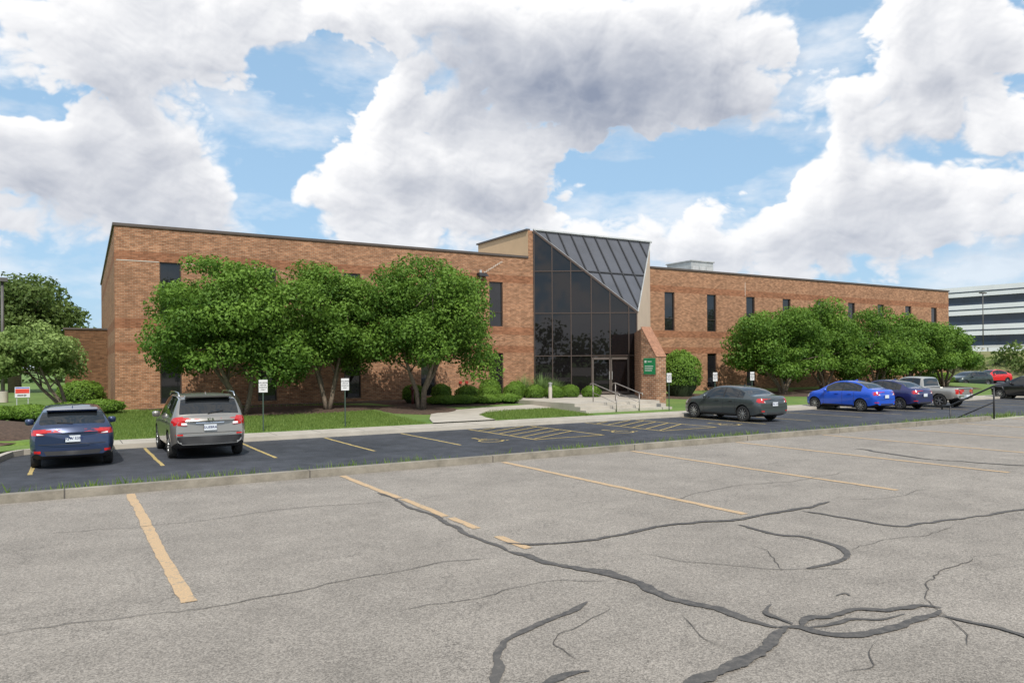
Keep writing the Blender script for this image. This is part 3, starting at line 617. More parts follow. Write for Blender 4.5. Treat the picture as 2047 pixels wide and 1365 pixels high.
for (a,b_,c_,d_) in ops_l+ops_r:
    mbw=MB(); mbw.box(a,b_,38.13,38.15,c_,d_); wdw=mbw.obj('window',m_wglass,bld)
    mbf=MB(); f_=.05; y0,y1=38.07,38.128
    mbf.box(a,a+f_,y0,y1,c_,d_);mbf.box(b_-f_,b_,y0,y1,c_,d_);mbf.box(a+f_,b_-f_,y0,y1,c_,c_+f_);mbf.box(a+f_,b_-f_,y0,y1,d_-f_,d_)
    if d_-c_>2.5: mbf.box(a+f_,b_-f_,y0,y1,c_+.82,c_+.86)
    mbf.obj('window_frame',m_frame,wdw)
Hc=8.08
mb=MB(); mb.keep=True
mb.add([(24.1,38,Z0),(24.45,38,Z0),(24.45,38,Hc),(24.1,38,Hc)],[(0,1,2,3)])
bobj(mb,'entrance_pier',m_brick)
mb=MB()
mb.add([(24.1,38,6.3),(24.1,44.3,6.3),(24.1,44.3,Hc),(24.1,38,Hc)],[(0,1,2,3)])
mb.add([(33.75,38,6.3),(33.75,44.3,6.3),(33.75,44.3,Hc),(33.75,38,Hc)],[(0,1,2,3)])
mb.add([(24.1,44.3,6.3),(33.75,44.3,6.3),(33.75,44.3,Hc),(24.1,44.3,Hc)],[(0,1,2,3)])
mb.add([(24.1,38,Hc-.1),(33.75,38,Hc-.1),(33.75,44.3,Hc-.1),(24.1,44.3,Hc-.1)],[(0,1,2,3)])
bobj(mb,'entrance_tower',m_stucco)
mb=MB(); mb.box(24.0,24.25,38.0,44.4,Hc,Hc+.1); bobj(mb,'coping',m_coping)
A=Vector((24.45,37.99,Hc));B=Vector((33.75,37.99,Hc));C=Vector((29.8,34.7,3.1)); fl=-1.85
dn=(C-A); dn.z=0; Lw=dn.length; dh=dn/Lw; nrm=Vector((dh.y,-dh.x,0))
if nrm.y>0: nrm=-nrm
def WP(s,z_,o=.03): p=A+dh*(s*Lw); return Vector((p.x,p.y,z_))+nrm*o
def top(s): return Hc+(C.z-Hc)*s
sv=(0.,.18,.36,.555,.735,.915,1.); zv=(fl,.5,3.08,5.62,Hc)
mb=MB(); mb.keep=True; rr=random.Random(3)
for i in range(6):
    s0,s1=sv[i],sv[i+1]
    for j in range(4):
        z0_,z1_=zv[j],zv[j+1]; t0,t1=top(s0),top(s1)
        if t0<=z0_+.01: continue
        if t1<=z0_: 
            sc_=s0+(s1-s0)*(t0-z0_)/(t0-t1); P_=[(s0,z0_),(sc_,z0_),(s0,min(t0,z1_))]
            if t0>z1_: sc2=s0+(s1-s0)*(t0-z1_)/(t0-t1); P_=[(s0,z0_),(sc_,z0_),(sc2,z1_),(s0,z1_)]
        elif t1<z1_:
            if t0>z1_: sc2=s0+(s1-s0)*(t0-z1_)/(t0-t1); P_=[(s0,z0_),(s1,z0_),(s1,t1),(sc2,z1_),(s0,z1_)]
            else: P_=[(s0,z0_),(s1,z0_),(s1,t1),(s0,t0)]
        else: P_=[(s0,z0_),(s1,z0_),(s1,z1_),(s0,z1_)]
        tx_,tz_=rr.uniform(-.006,.006),rr.uniform(-.008,.008)
        mb.add([WP(s,z_,(s-s0)*Lw*tx_+(z_-z0_)*tz_) for s,z_ in P_],[tuple(range(len(P_)))])
bobj(mb,'glass_wall',m_glass)
mb=MB(); mb.add([A,C,B],[(0,1,2)]); bobj(mb,'sloped_glazing',m_rglass)
mb=MB(); mb.keep=True; mb.add([(C.x,C.y,Z0),(B.x,B.y,Z0),B,C],[(0,1,2,3)]); bobj(mb,'prow_wall',m_stucco2)
mb=MB()
for s in (.008,.18,.36,.555,.735,.915,.992): mb.beam(WP(s,fl),WP(s,top(s)-.02),.06,.09,nrm)
for z_ in (fl+.06,.5,3.08,5.62):
    s1=min(.99,(Hc-z_)/(Hc-C.z)); mb.beam(WP(.01,z_,.034),WP(s1,z_,.034),.09,.06,(0,0,1))
mb.beam(A+nrm*.04,C+nrm*.04,.1,.12); bobj(mb,'mullions',m_frame)
mb=MB()
pn=(C-A).cross(B-A).normalized(); 
if pn.z<0: pn=-pn
for k in range(1,10):
    xx_=A.x+(B.x-A.x)*k/10; p=Vector((xx_,A.y,Hc))
    if xx_<C.x: q=A+(C-A)*((xx_-A.x)/(C.x-A.x))
    else: q=B+(C-B)*((B.x-xx_)/(B.x-C.x))
    mb.beam(p+pn*.03,q+pn*.03,.08,.06,pn)
mb.beam(A.lerp(C,.5)+pn*.033,B.lerp(C,.5)+pn*.033,.08,.06,pn)
bobj(mb,'roof_mullions',M('dark_mullion',(.028,.028,.03),.4))
mb=MB(); mb.beam(A+pn*.05+Vector((0,0,.03)),B+pn*.05+Vector((.1,0,.03)),.12,.10,pn); bobj(mb,'glazing_trim',m_steel)
mb=MB(); mb.beam(B+pn*.05,C+pn*.05,.06,.10,pn); mb.beam(A+pn*.06,C+pn*.06,.04,.07,pn); bobj(mb,'glazing_edge',m_steel)
for s0,s1 in ((.562,.735),(.738,.91)):
    mbd=MB(); a_=WP(s0+.004,fl+.02,.09);b2=WP(s1-.004,fl+.02,.09); zt=.38
    for p in (a_,b2): mbd.beam(Vector((p.x,p.y,fl+.02)),Vector((p.x,p.y,zt)),.1,.06,nrm)
    for z_ in (fl+.12,zt-.05): mbd.beam(Vector((a_.x,a_.y,z_)),Vector((b2.x,b2.y,z_)),.06,.14,(0,0,1))
    dd=bobj(mbd,'door',M('door_frame',(.14,.115,.10),.4,metal=.4))
    mbh=MB(); e_=.93 if s0<.6 else .07; p=WP(s0+(s1-s0)*e_,0,.17)
    mbh.tube([(p.x,p.y,-.95),(p.x,p.y,-.45)],.02,8); mbh.obj('handle',m_steel,dd)
st=tag(empty('entrance_steps',(23,29,-2.3)),'wide concrete entrance steps between lawn and brick wall','steps')
def lobj(mb,name,mat,par,**k):
    o=mb.obj(name,mat,par,**k); o.location=-Vector(par.location); return o
mb=MB()
mb.box(20.6,25.9,27.6,35.5,-2.5,-2.15); mb.box(20.6,25.9,28.05,35.5,-2.149,-2.0); mb.box(20.6,25.9,28.5,35.5,-1.999,-1.86)
mb.prism([(25.905,30.2),(30.4,34.6),(25.905,35.5)],-2.3,-1.86)
mb.prism([(25.0,35.503),(30,34.9),(25,37.9)],-2.3,-1.862)
lobj(mb,'tread',m_conc,st)
m_rail=M('pale_rail',(.30,.27,.25),.4,metal=.4)
def handrail(x_,y0,y1,z0,z1,lab,grp,mat):
    e=tag(empty('handrail',(x_,y0,z0)),lab,'handrail',grp); H=.9
    mb=MB(); mb.tube([(x_,y0-.25,z0+H-.12),(x_,y0-.22,z0+H-.02),(x_,y0,z0+H),(x_,y1,z1+H),(x_,y1+.22,z1+H-.02),(x_,y1+.25,z1+H-.12)],.026,8)
    lobj(mb,'rail',mat,e,smooth=True)
    for (yy_,zz_) in ((y0,z0),(y1,z1)):
        lobj(MB().tube([(x_,yy_,zz_-.02),(x_,yy_,zz_+H-.01)],.024,8),'post',mat,e,smooth=True)
    lobj(MB().tube([(x_,y0,z0+.45),(x_,y1,z1+.45)],.018,8),'rail',mat,e,smooth=True)
handrail(22.3,27.5,29.3,-2.3,-1.86,'pale metal handrail on the entrance steps','handrails on the entrance steps',m_rail)
handrail(23.7,27.5,29.3,-2.3,-1.86,'pale metal handrail on the entrance steps','handrails on the entrance steps',m_rail)
handrail(22.4,10.95,12.15,-1.6,-2.2,'black metal handrail beside steps between parking levels',None,m_black2)
mb=MB()
for k in range(4): mb.box(22.0,24.2,10.95+.33*k,10.95+.33*(k+1),-2.6,-1.62-.2*k)
tag(mb.obj('concrete_steps',m_conc),'short concrete steps down between the parking levels','steps')
ww=tag(empty('brick_wing_wall',(26.2,29,-2.3)),'brick wing wall with sloping cap beside entrance steps','wall')
mb=MB()
mb.add([(25.96,28.8,-2.5),(25.96,29.95,-2.5),(25.96,29.95,1.85),(25.96,28.8,.32),(26.62,28.8,-2.5),(26.62,29.95,-2.5),(26.62,29.95,1.85),(26.62,28.8,.32)],[(0,1,2,3),(4,7,6,5),(0,3,7,4),(3,2,6,7),(1,5,6,2),(0,4,5,1)])
mb.prism([(26.0,29.953),(26.6,29.953),(30.0,34.45),(29.55,34.7)],-2.5,1.85)
lobj(mb,'wall',m_brick2,ww)
mb=MB(); mb.beam((26.29,28.77,.335),(26.29,29.96,1.92),.68,.05,(0,-.8,.6)); lobj(mb,'cap',M('brick_cap',(.30,.15,.09),.85,var=.35,scale=8),ww)
m_green=M('sign_green',(.01,.20,.075),.4,var=.05)
gs=tag(empty('entrance_sign',(25.94,29.3,.1)),'green sign with white lettering on brick wing wall','sign')
mb=MB(); mb.box(25.92,25.956,28.86,29.72,-.55,.28); lobj(mb,'panel',m_green,gs)
mb=MB(); mb.box(25.913,25.918,29.5,29.64,.04,.16); mb.box(25.913,25.918,29.10,29.4,.08,.12)
for k in range(3): mb.box(25.913,25.918,28.98+.05*k,29.62,-.16-.11*k,-.12-.11*k)
lobj(mb,'lettering',M('sign_lettering',(.6,.65,.6),.5),gs)
m_white=M('white_trim',(.72,.72,.70),.5,var=.05)
ru=tag(empty('rooftop_unit',(50.8,51,6.3)),'pale galvanised rooftop air handling unit','air conditioner')
lobj(MB().box(49.4,52.2,50,53.2,6.3,9.35),'housing',m_steel,ru)
mb=MB()
for k in range(3): mb.box(49.55+.9*k,50.3+.9*k,49.97,49.995,7.2,8.9)
lobj(mb,'panels',M('metal_panel',(.5,.5,.49),.5,metal=.3,var=.2),ru)
lobj(MB().box(49.3,52.3,49.9,53.3,9.352,9.45),'lid',m_steel,ru)
wl=tag(empty('wall_light',(20.85,37.9,5.2)),'dark wall-mounted flood light on brick parapet','light')
lobj(MB().box(20.55,21.1,37.72,37.98,5.12,5.3).add([(20.5,37.55,5.1),(21.15,37.55,5.1),(21.05,37.74,5.31),(20.6,37.74,5.31)],[(0,1,2,3)]),'housing',m_black2,wl)
lobj(MB().box(20.75,20.9,37.98,37.999,5.0,5.5),'bracket',m_steel,wl)
m_mort=M('mortar',(.58,.53,.46),.9)
mb=MB()
for k in range(9):
    x0,z0_=20.9+.15*k,5.3+.09*k
    mb.box(x0,x0+.17,37.985,37.995,z0_,z0_+.03); mb.box(x0+.15,x0+.175,37.985,37.995,z0_+.031,z0_+.089)
bobj(mb,'mortar_repair',m_mort)
bobj(MB().box(2.1,3.85,37.985,37.995,4.84,4.87),'expansion_joint',m_mort); bobj(MB().box(42.9,42.93,37.985,37.995,4.9,5.9),'expansion_joint',m_mort); bobj(MB().box(4.8,8.2,37.985,37.995,4.84,4.86),'expansion_joint',m_mort)
lw=tag(empty('low_brick_wall',(1.2,50,-1.9)),'low brick screen wall extending from the building','wall')
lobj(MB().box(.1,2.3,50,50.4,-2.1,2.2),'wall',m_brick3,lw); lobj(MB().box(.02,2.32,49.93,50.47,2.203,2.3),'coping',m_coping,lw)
m_sign=M('sign_white',(.62,.62,.61),.5,var=.04); m_ink=M('sign_ink',(.03,.03,.035),.6)
for X in (6.0,8.95,25.0,28.1,30.8):
    e=tag(empty('parking_sign',(X,26.85,-2.3)),'white visitor parking sign on thin metal post','sign','visitor parking signs along the sidewalk')
    MB().box(-.02,.02,-.012,.012,-.1,1.83).obj('post',M('green_post',(.05,.08,.06),.6,metal=.3),e)
    MB().box(-.15,.15,-.022,-.016,1.39,1.83).obj('panel',m_sign,e)
    text_mesh('lettering','HALLMARK\nVISITOR\nPARKING\nONLY',.062,m_ink,Matrix.Translation((0,-.024,1.60))@Matrix.Rotation(math.pi/2,4,'X'),e,.0005,1.3,.0012)
e=tag(empty('event_sign',(-1.32,33.9,-1.80)),'small white sign with red band and blue header','sign')
for a in (-.18,.18): MB().box(a-.015,a+.015,0,.03,-.3,1.05).obj('post',m_steel,e)
MB().box(-.24,.24,-.03,-.005,.68,1.08).obj('panel',m_sign,e); MB().box(-.22,.22,-.037,-.032,.84,1.0).obj('red_band',M('red',(.62,.05,.03),.5),e); MB().box(-.22,.22,-.037,-.032,1.03,1.06).obj('blue_band',M('blue',(.05,.10,.5),.5),e)
MB().box(-.16,.04,-.037,-.032,.74,.78).add([(.06,-.037,.72),(.15,-.037,.76),(.06,-.037,.80)],[(0,1,2)]).obj('lettering',m_ink,e)
e=tag(empty('bollard_light',(22.6,33.5,-2.05)),'short grey bollard light beside entrance path','bollard')
MB().lathe([(0,0),(.10,0),(.10,.8),(.085,.82)],n=14).obj('post',m_conc,e,smooth=True,angle=40); MB().lathe([(.085,.82),(.085,.97),(.11,.98),(.11,1.05),(0,1.08)],n=14).obj('lamp_head',m_steel,e,smooth=True,angle=40)
e=tag(empty('standpipe',(15.2,35.0,-2.0)),'dark fire department standpipe in the planting bed','standpipe')
MB().tube([(0,0,-.1),(0,0,.75)],.07,10).obj('pipe',M('dark_red_paint',(.10,.02,.015),.5),e,smooth=True); mb=MB(); mb.tube([(-.18,-.1,.85),(0,0,.72),(.18,-.1,.85)],.055,10); mb.lathe([(0,.75),(.1,.76),(.09,.95),(0,1.0)],n=12); mb.obj('coupling',M('dark_red_paint',(.10,.02,.015),.5),e,smooth=True,angle=40)
for i,X in enumerate((19.4,19.8)):
    e=tag(empty('wall_valve',(X,37.85,-1.0)),'small red fire valve on brick wall','valve','fire valves on the brick wall')
    MB().lathe([(0,0),(.09,0),(.09,.06),(.05,.07),(.05,.15)],axis='y',n=12).obj('valve',M('red_valve',(.3,.03,.02),.5),e)
def lamp(x_,y_,z_,h,lab,hs=.4):
    e=tag(empty('street_lamp',(x_,y_,z_)),lab,'street lamp')
    MB().lathe([(0,0),(.25,0),(.25,.6),(0,.62)],n=14).obj('base',m_conc,e,angle=30)
    MB().tube([(0,0,.5),(0,0,h)],[.10,.07],10).obj('pole',M('bronze_pole',(.09,.085,.08),.5),e,smooth=True)
    MB().box(-hs,hs,-.25,.25,h-.02,h+.2).obj('lamp_head',M('bronze_pole',(.09,.085,.08),.5),e)
lamp(-2.85,50,-1.9,6.7,'grey square-headed parking lot lamp on pole',.25)
lamp(137.5,68.9,2.0,9.8,'dark twin parking lot lamp on tall pole',.8)
# ------------------------------------------------------------ distant office
ob=tag(empty('distant_office',(150,70,2)),'distant four-storey white office block with dark window bands','building')
P0=Vector((146,94,0));P1=Vector((153,35,0)); dd=(P1-P0).normalized(); nn=Vector((dd.y,-dd.x,0)); nn = nn if nn.x<0 else -nn
def slab(z0,z1,o,mat,name):
    a=P0+nn*o; b2=P1+nn*o; c_=P1-nn*25; d_=P0-nn*25
    mb=MB(); mb.prism([(p.x,p.y) for p in (a,b2,c_,d_)],z0,z1); return lobj(mb,name,mat,ob)
m_wp=M('white_panels',(.74,.76,.78),.5,var=.05,scale=.3); m_dw=M('dark_ribbon_glass',(.025,.04,.065),.08,var=.3,scale=.3)
slab(.5,14.0,-.5,m_dw,'window_band')
for a,b_ in ((.5,2.9),(4.9,6.9),(8.8,10.7),(12.3,14.2)): slab(a,b_,0,m_wp,'wall')
for a in (5.8,9.7,13.1): slab(a,a+.2,.05,m_dw,'stripe')
e=tag(empty('guard_rail',(117,50,1.4)),'pale metal guard rail on top of grass bank','guard rail')
lobj(MB().box(117,117.1,10,90,2.0,2.35),'rail',m_white,e); mb=MB()
for k in range(20): mb.box(117.12,117.25,10+4*k,10.15+4*k,1.3,2.3)
lobj(mb,'posts',m_steel,e)
# ------------------------------------------------------------ cars
def interp(pts,x_):
    if x_<=pts[0][0]: return pts[0][1]
    for i in range(len(pts)-1):
        (a,va),(b_,vb)=pts[i],pts[i+1]
        if x_<=b_:
            h=b_-a; ma=(vb-va)/h; 
            m0=ma if i==0 else .5*(ma+(va-pts[i-1][1])/(a-pts[i-1][0])); m1=ma if i==len(pts)-2 else .5*(ma+(pts[i+2][1]-vb)/(pts[i+2][0]-b_))
            if i>0 and ((va-pts[i-1][1])*ma<=0): m0=0
            if i<len(pts)-2 and ((pts[i+2][1]-vb)*ma<=0): m1=0
            lim=3*abs(ma); m0=max(-lim,min(lim,m0)); m1=max(-lim,min(lim,m1))
            s=(x_-a)/h; return va*(2*s**3-3*s*s+1)+m0*h*(s**3-2*s*s+s)+vb*(3*s*s-2*s**3)+m1*h*(s**3-s*s)
    return pts[-1][1]
m_cglass=M('car_glass',(.012,.014,.016),.03,var=.1,spec=.8)
m_tyre=M('tyre_rubber',(.022,.022,.022),.85,var=.2,scale=10); m_rim=M('alloy',(.50,.51,.52),.3,metal=.8,var=.05); m_blk=M('black_plastic',(.022,.022,.024),.6,var=.1)
m_red=M('tail_light_red',(.50,.012,.012),.12,var=.15,coat=1,scale=12); m_lens=M('clear_lens',(.75,.75,.75),.1,coat=1,var=.1); m_plate=M('plate',(.62,.66,.70),.4,var=.05); m_chrome=M('chrome',(.65,.65,.66),.15,metal=1,var=.03); m_hole=M('wheel_well',(.008,.008,.008),.95)
def car(sp,loc,paint_,label,group=None,yawd=90,name='parked_car'):
    L,Wd,H=sp['L'],sp['W'],sp['H']; hw=Wd/2
    st=set(np.linspace(0,1,9)*.35); st|=set(np.linspace(.35,L-.5,40)); st|=set(L-.5+np.linspace(0,1,10)*.5)
    for k in ('rw','ws'): st|=set(sp.get(k,()))
    for a,b_ in sp['sg']: st|={a,b_}
    st=sorted(st); s2=[st[0]]
    for q in st[1:]:
        if q-s2[-1]>.012: s2.append(q)
        elif any(abs(q-v)<1e-6 for k in ('rw','ws') for v in sp.get(k,())) or any(abs(q-v)<1e-6 for ab in sp['sg'] for v in ab): s2[-1]=q
    st=s2; rows=[]
    NP=13
    for x_ in st:
        zt=interp(sp['top'],x_); zb=min(interp(sp['belt'],x_),zt-.03); zf=interp(sp['floor'],x_)
        e0=min(1,x_/.5); e1=min(1,(L-x_)/.8)
        w_=hw*(1-.13*(1-e0)**2.2-.20*(1-e1)**2.2)
        h=max(zt-zb,0.); tum=sp.get('tum',.28)
        wb=w_*.955; wr=wb-tum*h-.015; g=min(1,h/.3)
        zr=zt-.075*g-.012*(1-g)
        wr9=wr*(.93 if g>.5 else .9)
        if 'bed' in sp and sp['bed'][0]<=x_<=sp['bed'][1]: ztc=.72; z9=ztc; z9y=wr*.93
        else: ztc=zt; z9=zt-.028*g-.004; z9y=wr9
        zm=zf+(zb-zf)*.55
        ring=[(0,zf),(w_*.82,zf),(w_*.955,zf+.07),(w_,zm-.05),(w_*.997,zm+(zb-zm)*.45),(wb+.012,zb-.02),
              (wb+(wr-wb)*.06,zb+(zr-zb)*.06),(wb+(wr-wb)*.5+.012*g,zb+(zr-zb)*.5),(wr,zr),(z9y,z9),(z9y*.66,ztc-.004),(z9y*.33,ztc),(0,ztc+.003)]
        row=[]
        for (yy,z_) in ring:
            q=(yy/max(w_,.01))**2
            xr_=x_+ .16*q*(1-min(1,x_/.6)) - .30*q*(1-min(1,(L-x_)/.9))
            if x_<.5:
                bz=min(1,max(0,(z_-.62)/.35)); xr_+=sp.get('rb',.05)*bz*(1-x_/.5)+ .05*max(0,(.42-z_)/.2)*(1-x_/.5)
            if x_>L-.4: xr_-= .06*max(0,(.40-z_)/.2)
            row.append((xr_,yy,z_))
        rows.append(row)
    V=[];Fc=[];Mi=[]; nfull=2*NP-2
    for row in rows:
        V+=row+[(p[0],-p[1],p[2]) for p in row[-2:0:-1]]
    def cls(i,j):
        xm=(st[i]+st[i+1])/2; jj=j if j<NP-1 else nfull-1-j
        if jj>=9 and 'rw' in sp and sp['rw'][0]<xm<sp['rw'][1]: return 1
        if jj>=9 and sp['ws'][0]<xm<sp['ws'][1]: return 2
        if 6<=jj<=7 and any(a<xm<b_ for a,b_ in sp['sg']): return 3
        if jj in (6,7) and sp['sg'][0][0]<xm<sp['sg'][-1][1]: return 4
        if jj>=9 and 'bed' in sp and sp['bed'][0]<xm<sp['bed'][1]: return 4
        if jj<=1: return 4
        return 0
    for i in range(len(st)-1):
        for j in range(nfull):
            a=i*nfull+j;b_=i*nfull+(j+1)%nfull; Fc.append((a,b_,b_+nfull,a+nfull)); Mi.append(cls(i,j))
    Fc.append(tuple(range(nfull-1,-1,-1))); Mi.append(0); Fc.append(tuple(range((len(st)-1)*nfull,len(st)*nfull))); Mi.append(0)
    me=bpy.data.meshes.new('shell'); me.from_pydata(V,[],Fc); me.polygons.foreach_set('material_index',Mi)
    slots=[paint_,m_cglass,m_cglass,m_cglass,m_blk,m_hole]
    for s in slots: me.materials.append(s)
    bm=bmesh.new(); bm.from_mesh(me); bmesh.ops.recalc_face_normals(bm,faces=bm.faces); bm.to_mesh(me); bm.free()
    sh=bpy.data.objects.new('shell',me); COL.objects.link(sh)
    R=sp['R']; cut=MB()
    for wx_ in sp['wh']:
        for s_ in (-1,1):
            pr=[(0,s_*(hw-.30)),(R+.055,s_*(hw-.30)),(R+.055,s_*(hw+.2)),(0,s_*(hw+.2))]
            cut.lathe([(1e-4 if q[0]==0 else q[0],q[1]) for q in pr],(wx_,0,R),'y',32,5)
    cme=bpy.data.meshes.new('cut'); cme.from_pydata(cut.v,[],cut.f); 
    for s in slots: cme.materials.append(s)
    cme.polygons.foreach_set('material_index',cut.m)
    bm=bmesh.new(); bm.from_mesh(cme); bmesh.ops.remove_doubles(bm,verts=bm.verts,dist=.0005); bmesh.ops.recalc_face_normals(bm,faces=bm.faces); bm.to_mesh(cme); bm.free()
    cobj=bpy.data.objects.new('cut',cme); COL.objects.link(cobj)
    md=sh.modifiers.new('b','BOOLEAN'); md.operation='DIFFERENCE'; md.solver='EXACT'; md.object=cobj
    bpy.context.view_layer.update()
    res=bpy.data.meshes.new_from_object(sh.evaluated_get(bpy.context.evaluated_depsgraph_get()))
    bvh=BVHTree.FromPolygons(V,Fc)
    bpy.data.objects.remove(sh); bpy.data.objects.remove(cobj)
    car_=empty(name,loc); car_.rotation_euler=(0,0,math.radians(yawd)); tag(car_,label,sp.get('cat','car'),group)
    ox=-L/2
    groups={'body':(0,4,5),'rear_window':(1,),'windshield':(2,),'side_window':(3,)}
    vco=[v.co.copy() for v in res.vertices]
    for nm,ids in groups.items():
        sides=(1,-1) if nm=='side_window' else (0,)
        for sd in sides:
            mp={};vv=[];ff=[];mi=[]
            for p in res.polygons:
                if p.material_index in ids and (sd==0 or p.center.y*sd>0):
                    f=[]
                    for vi in p.vertices:
                        if vi not in mp: mp[vi]=len(vv); c=vco[vi]; vv.append((c.x+ox,c.y,c.z))
                        f.append(mp[vi])
                    ff.append(f); mi.append(p.material_index)
            if not ff: continue
            m2=bpy.data.meshes.new(nm); m2.from_pydata(vv,[],ff)
            for s in slots: m2.materials.append(s)
            m2.polygons.foreach_set('material_index',mi); m2.polygons.foreach_set('use_smooth',[True]*len(ff)); m2.set_sharp_from_angle(angle=math.radians(38)); m2.update()
            o=bpy.data.objects.new(nm,m2); COL.objects.link(o); o.parent=car_
    def patch(nm,q,side,mat,n=(8,6),off=.006,par=car_):
        mb=MB(); g={}
        for i in range(n[0]+1):
            for j in range(n[1]+1):
                u,v=i/n[0],j/n[1]
                a=(q[0][0]*(1-u)+q[1][0]*u)*(1-v)+(q[3][0]*(1-u)+q[2][0]*u)*v; b_=(q[0][1]*(1-u)+q[1][1]*u)*(1-v)+(q[3][1]*(1-u)+q[2][1]*u)*v
                if side=='rear': o,dr=Vector((-2,a,b_)),Vector((1,0,0))
                elif side=='front': o,dr=Vector((L+2,a,b_)),Vector((-1,0,0))
                elif side=='left': o,dr=Vector((a,3,b_)),Vector((0,-1,0))
                else: o,dr=Vector((a,-3,b_)),Vector((0,1,0))
                h=bvh.ray_cast(o,dr)
                if h[0] is None: continue
                p=h[0]-dr*off; g[i,j]=len(mb.v); mb.v.append((p.x+ox,p.y,p.z))
        for i in range(n[0]):
            for j in range(n[1]):
                k=[(i,j),(i+1,j),(i+1,j+1),(i,j+1)]
                if all(c in g for c in k): mb.f.append(tuple(g[c] for c in k)); mb.m.append(0)
        if not mb.f: return None
        mb.keep=True
        return mb.obj(nm,mat,par,smooth=True)
    for s_ in (1,-1):
        for q in sp.get('tail',[]): patch('tail_light',[(s_*a,b_) for a,b_ in q],'rear',m_red)
        for q in sp.get('tail_s',[]): patch('tail_light',q,'left' if s_>0 else 'right',m_red)
        for q in sp.get('rev',[]): patch('reversing_light',[(s_*a,b_) for a,b_ in q],'rear',m_lens,off=.010)
        for q in sp.get('head_s',[]): patch('headlight',q,'left' if s_>0 else 'right',m_lens)
        sd='left' if s_>0 else 'right'
        for xs_ in sp['seams']:
            b1=interp(sp['belt'],xs_)-.02; patch('door_seam',[(xs_,.32),(xs_+.010,.32),(xs_+.012,b1),(xs_+.002,b1)],sd,m_blk,(1,10),.003)
        patch('door_sill',[(sp['wh'][0]+R+.1,.27),(sp['wh'][1]-R-.1,.27),(sp['wh'][1]-R-.1,.33),(sp['wh'][0]+R+.1,.33)],sd,m_blk,(20,2),.004)
        for hx in sp['handles']:
            hy=bvh.ray_cast(Vector((hx,3*s_,sp['hz'])),Vector((0,-s_,0)))[0].y
            mb=MB(); mb.beam((hx-.1+ox,hy+.022*s_,sp['hz']),(hx+.1+ox,hy+.022*s_,sp['hz']-.005),.02,.028); mb.obj('door_handle',sp.get('handmat',paint_),car_)
        mxp=sp['mir']; bz=interp(sp['belt'],mxp); hy=hw*.95
        mb=MB(); c=(mxp+ox,(hy+.12)*s_,bz+.08)
        vs=[];n_=8
        for iz,(fz,fr) in enumerate(((-.085,.5),(-.07,.9),(0,1.0),(.06,.9),(.08,.5))):
            for k in range(n_):
                a=2*math.pi*k/n_; vs.append((c[0]+.065*fr*math.cos(a)+.01,c[1]+.105*fr*math.sin(a),c[2]+fz))
        fs=[(i*n_+k,i*n_+(k+1)%n_,(i+1)*n_+(k+1)%n_,(i+1)*n_+k) for i in range(4) for k in range(n_)]+[tuple(range(n_-1,-1,-1)),tuple(range(4*n_,5*n_))]
        mb.add(vs,fs); mb.obj('wing_mirror',paint_,car_,smooth=True)
        for wx_ in sp['wh']:
            mb=MB(); wy=s_*(hw-.115); tw=.10
            mb.lathe([(R*.60,-tw*.8),(R*.66,-tw),(R*.92,-tw),(R*.985,-tw*.75),(R,-tw*.4),(R,tw*.4),(R*.985,tw*.75),(R*.92,tw),(R*.66,tw),(R*.60,tw*.8)],axis='y',n=30)
            wh=mb.obj('wheel',m_tyre,car_,loc=(wx_+ox,wy,R),smooth=True,angle=40)
            mr=MB(); o_=s_*tw*.86; r0=R*.63
            mr.lathe([(r0*1.06,s_*tw*.97),(r0,s_*tw*.9),(r0*.95,s_*tw*.4),(r0*.9,0)],axis='y',n=30,mi=0)
            mr.lathe([(0.001,s_*.02),(r0*.93,s_*.02)],axis='y',n=24,mi=1)
            ns=sp.get('spokes',5)
            for k in range(ns):
                a=2*math.pi*k/ns+.3
                for da in ((-.12,.12) if ns<=6 else (0,)):
                    mr.beam((math.cos(a)*.03,o_*.85,math.sin(a)*.03),(math.cos(a+da)*r0*.97,o_,math.sin(a+da)*r0*.97),r0*(.12 if ns<=6 else .13),.02,(0,1,0))
            mr.lathe([(.001,o_+s_*.012),(r0*.2,o_+s_*.01),(r0*.22,o_-s_*.01)],axis='y',n=16)
            mr.obj('rim',[m_rim,m_blk],wh,smooth=True,angle=30)
    for q in sp.get('rblack',[]): patch('rear_trim',q,'rear',m_blk,(14,4),.005)
    for q in sp.get('rchrome',[]): patch('chrome_strip',q,'rear',m_chrome,(10,2),.009)
    for q in sp.get('rseam',[]): patch('boot_seam',q,'rear',m_blk,(12,4),.003)
    for q in sp.get('refl',[]):
        for s_ in (1,-1): patch('reflector',[(s_*a,b_) for a,b_ in q],'rear',m_red,(3,2),.009)
    pz=sp['plate']; h=bvh.ray_cast(Vector((-2,0,pz)),Vector((1,0,0)))[0]
    px_=h.x+ox-.025; mb=MB(); mb.box(px_,px_+.02,-.155,.155,pz-.078,pz+.078); pl=mb.obj('number_plate',m_plate,car_)
    if sp.get('ptext'):
        mt=Matrix.Translation((px_-.003,0,pz))@Matrix(((0,0,-1,0),(-1,0,0,0),(0,1,0,0),(0,0,0,1)))
        text_mesh('plate_number',sp['ptext'],.085,M('plate_ink',(.02,.03,.12),.5),mt,pl,.0004,1,.0015)
    if sp.get('badge'):
        bt,by,bz_,bs=sp['badge']; h=bvh.ray_cast(Vector((-2,by,bz_)),Vector((1,0,0)))[0]
        mt=Matrix.Translation((h.x+ox-.014,by,bz_))@Matrix(((0,0,-1,0),(-1,0,0,0),(0,1,0,0),(0,0,0,1)))
        text_mesh('badge',bt,bs,m_chrome,mt,car_,.002,1,.002)
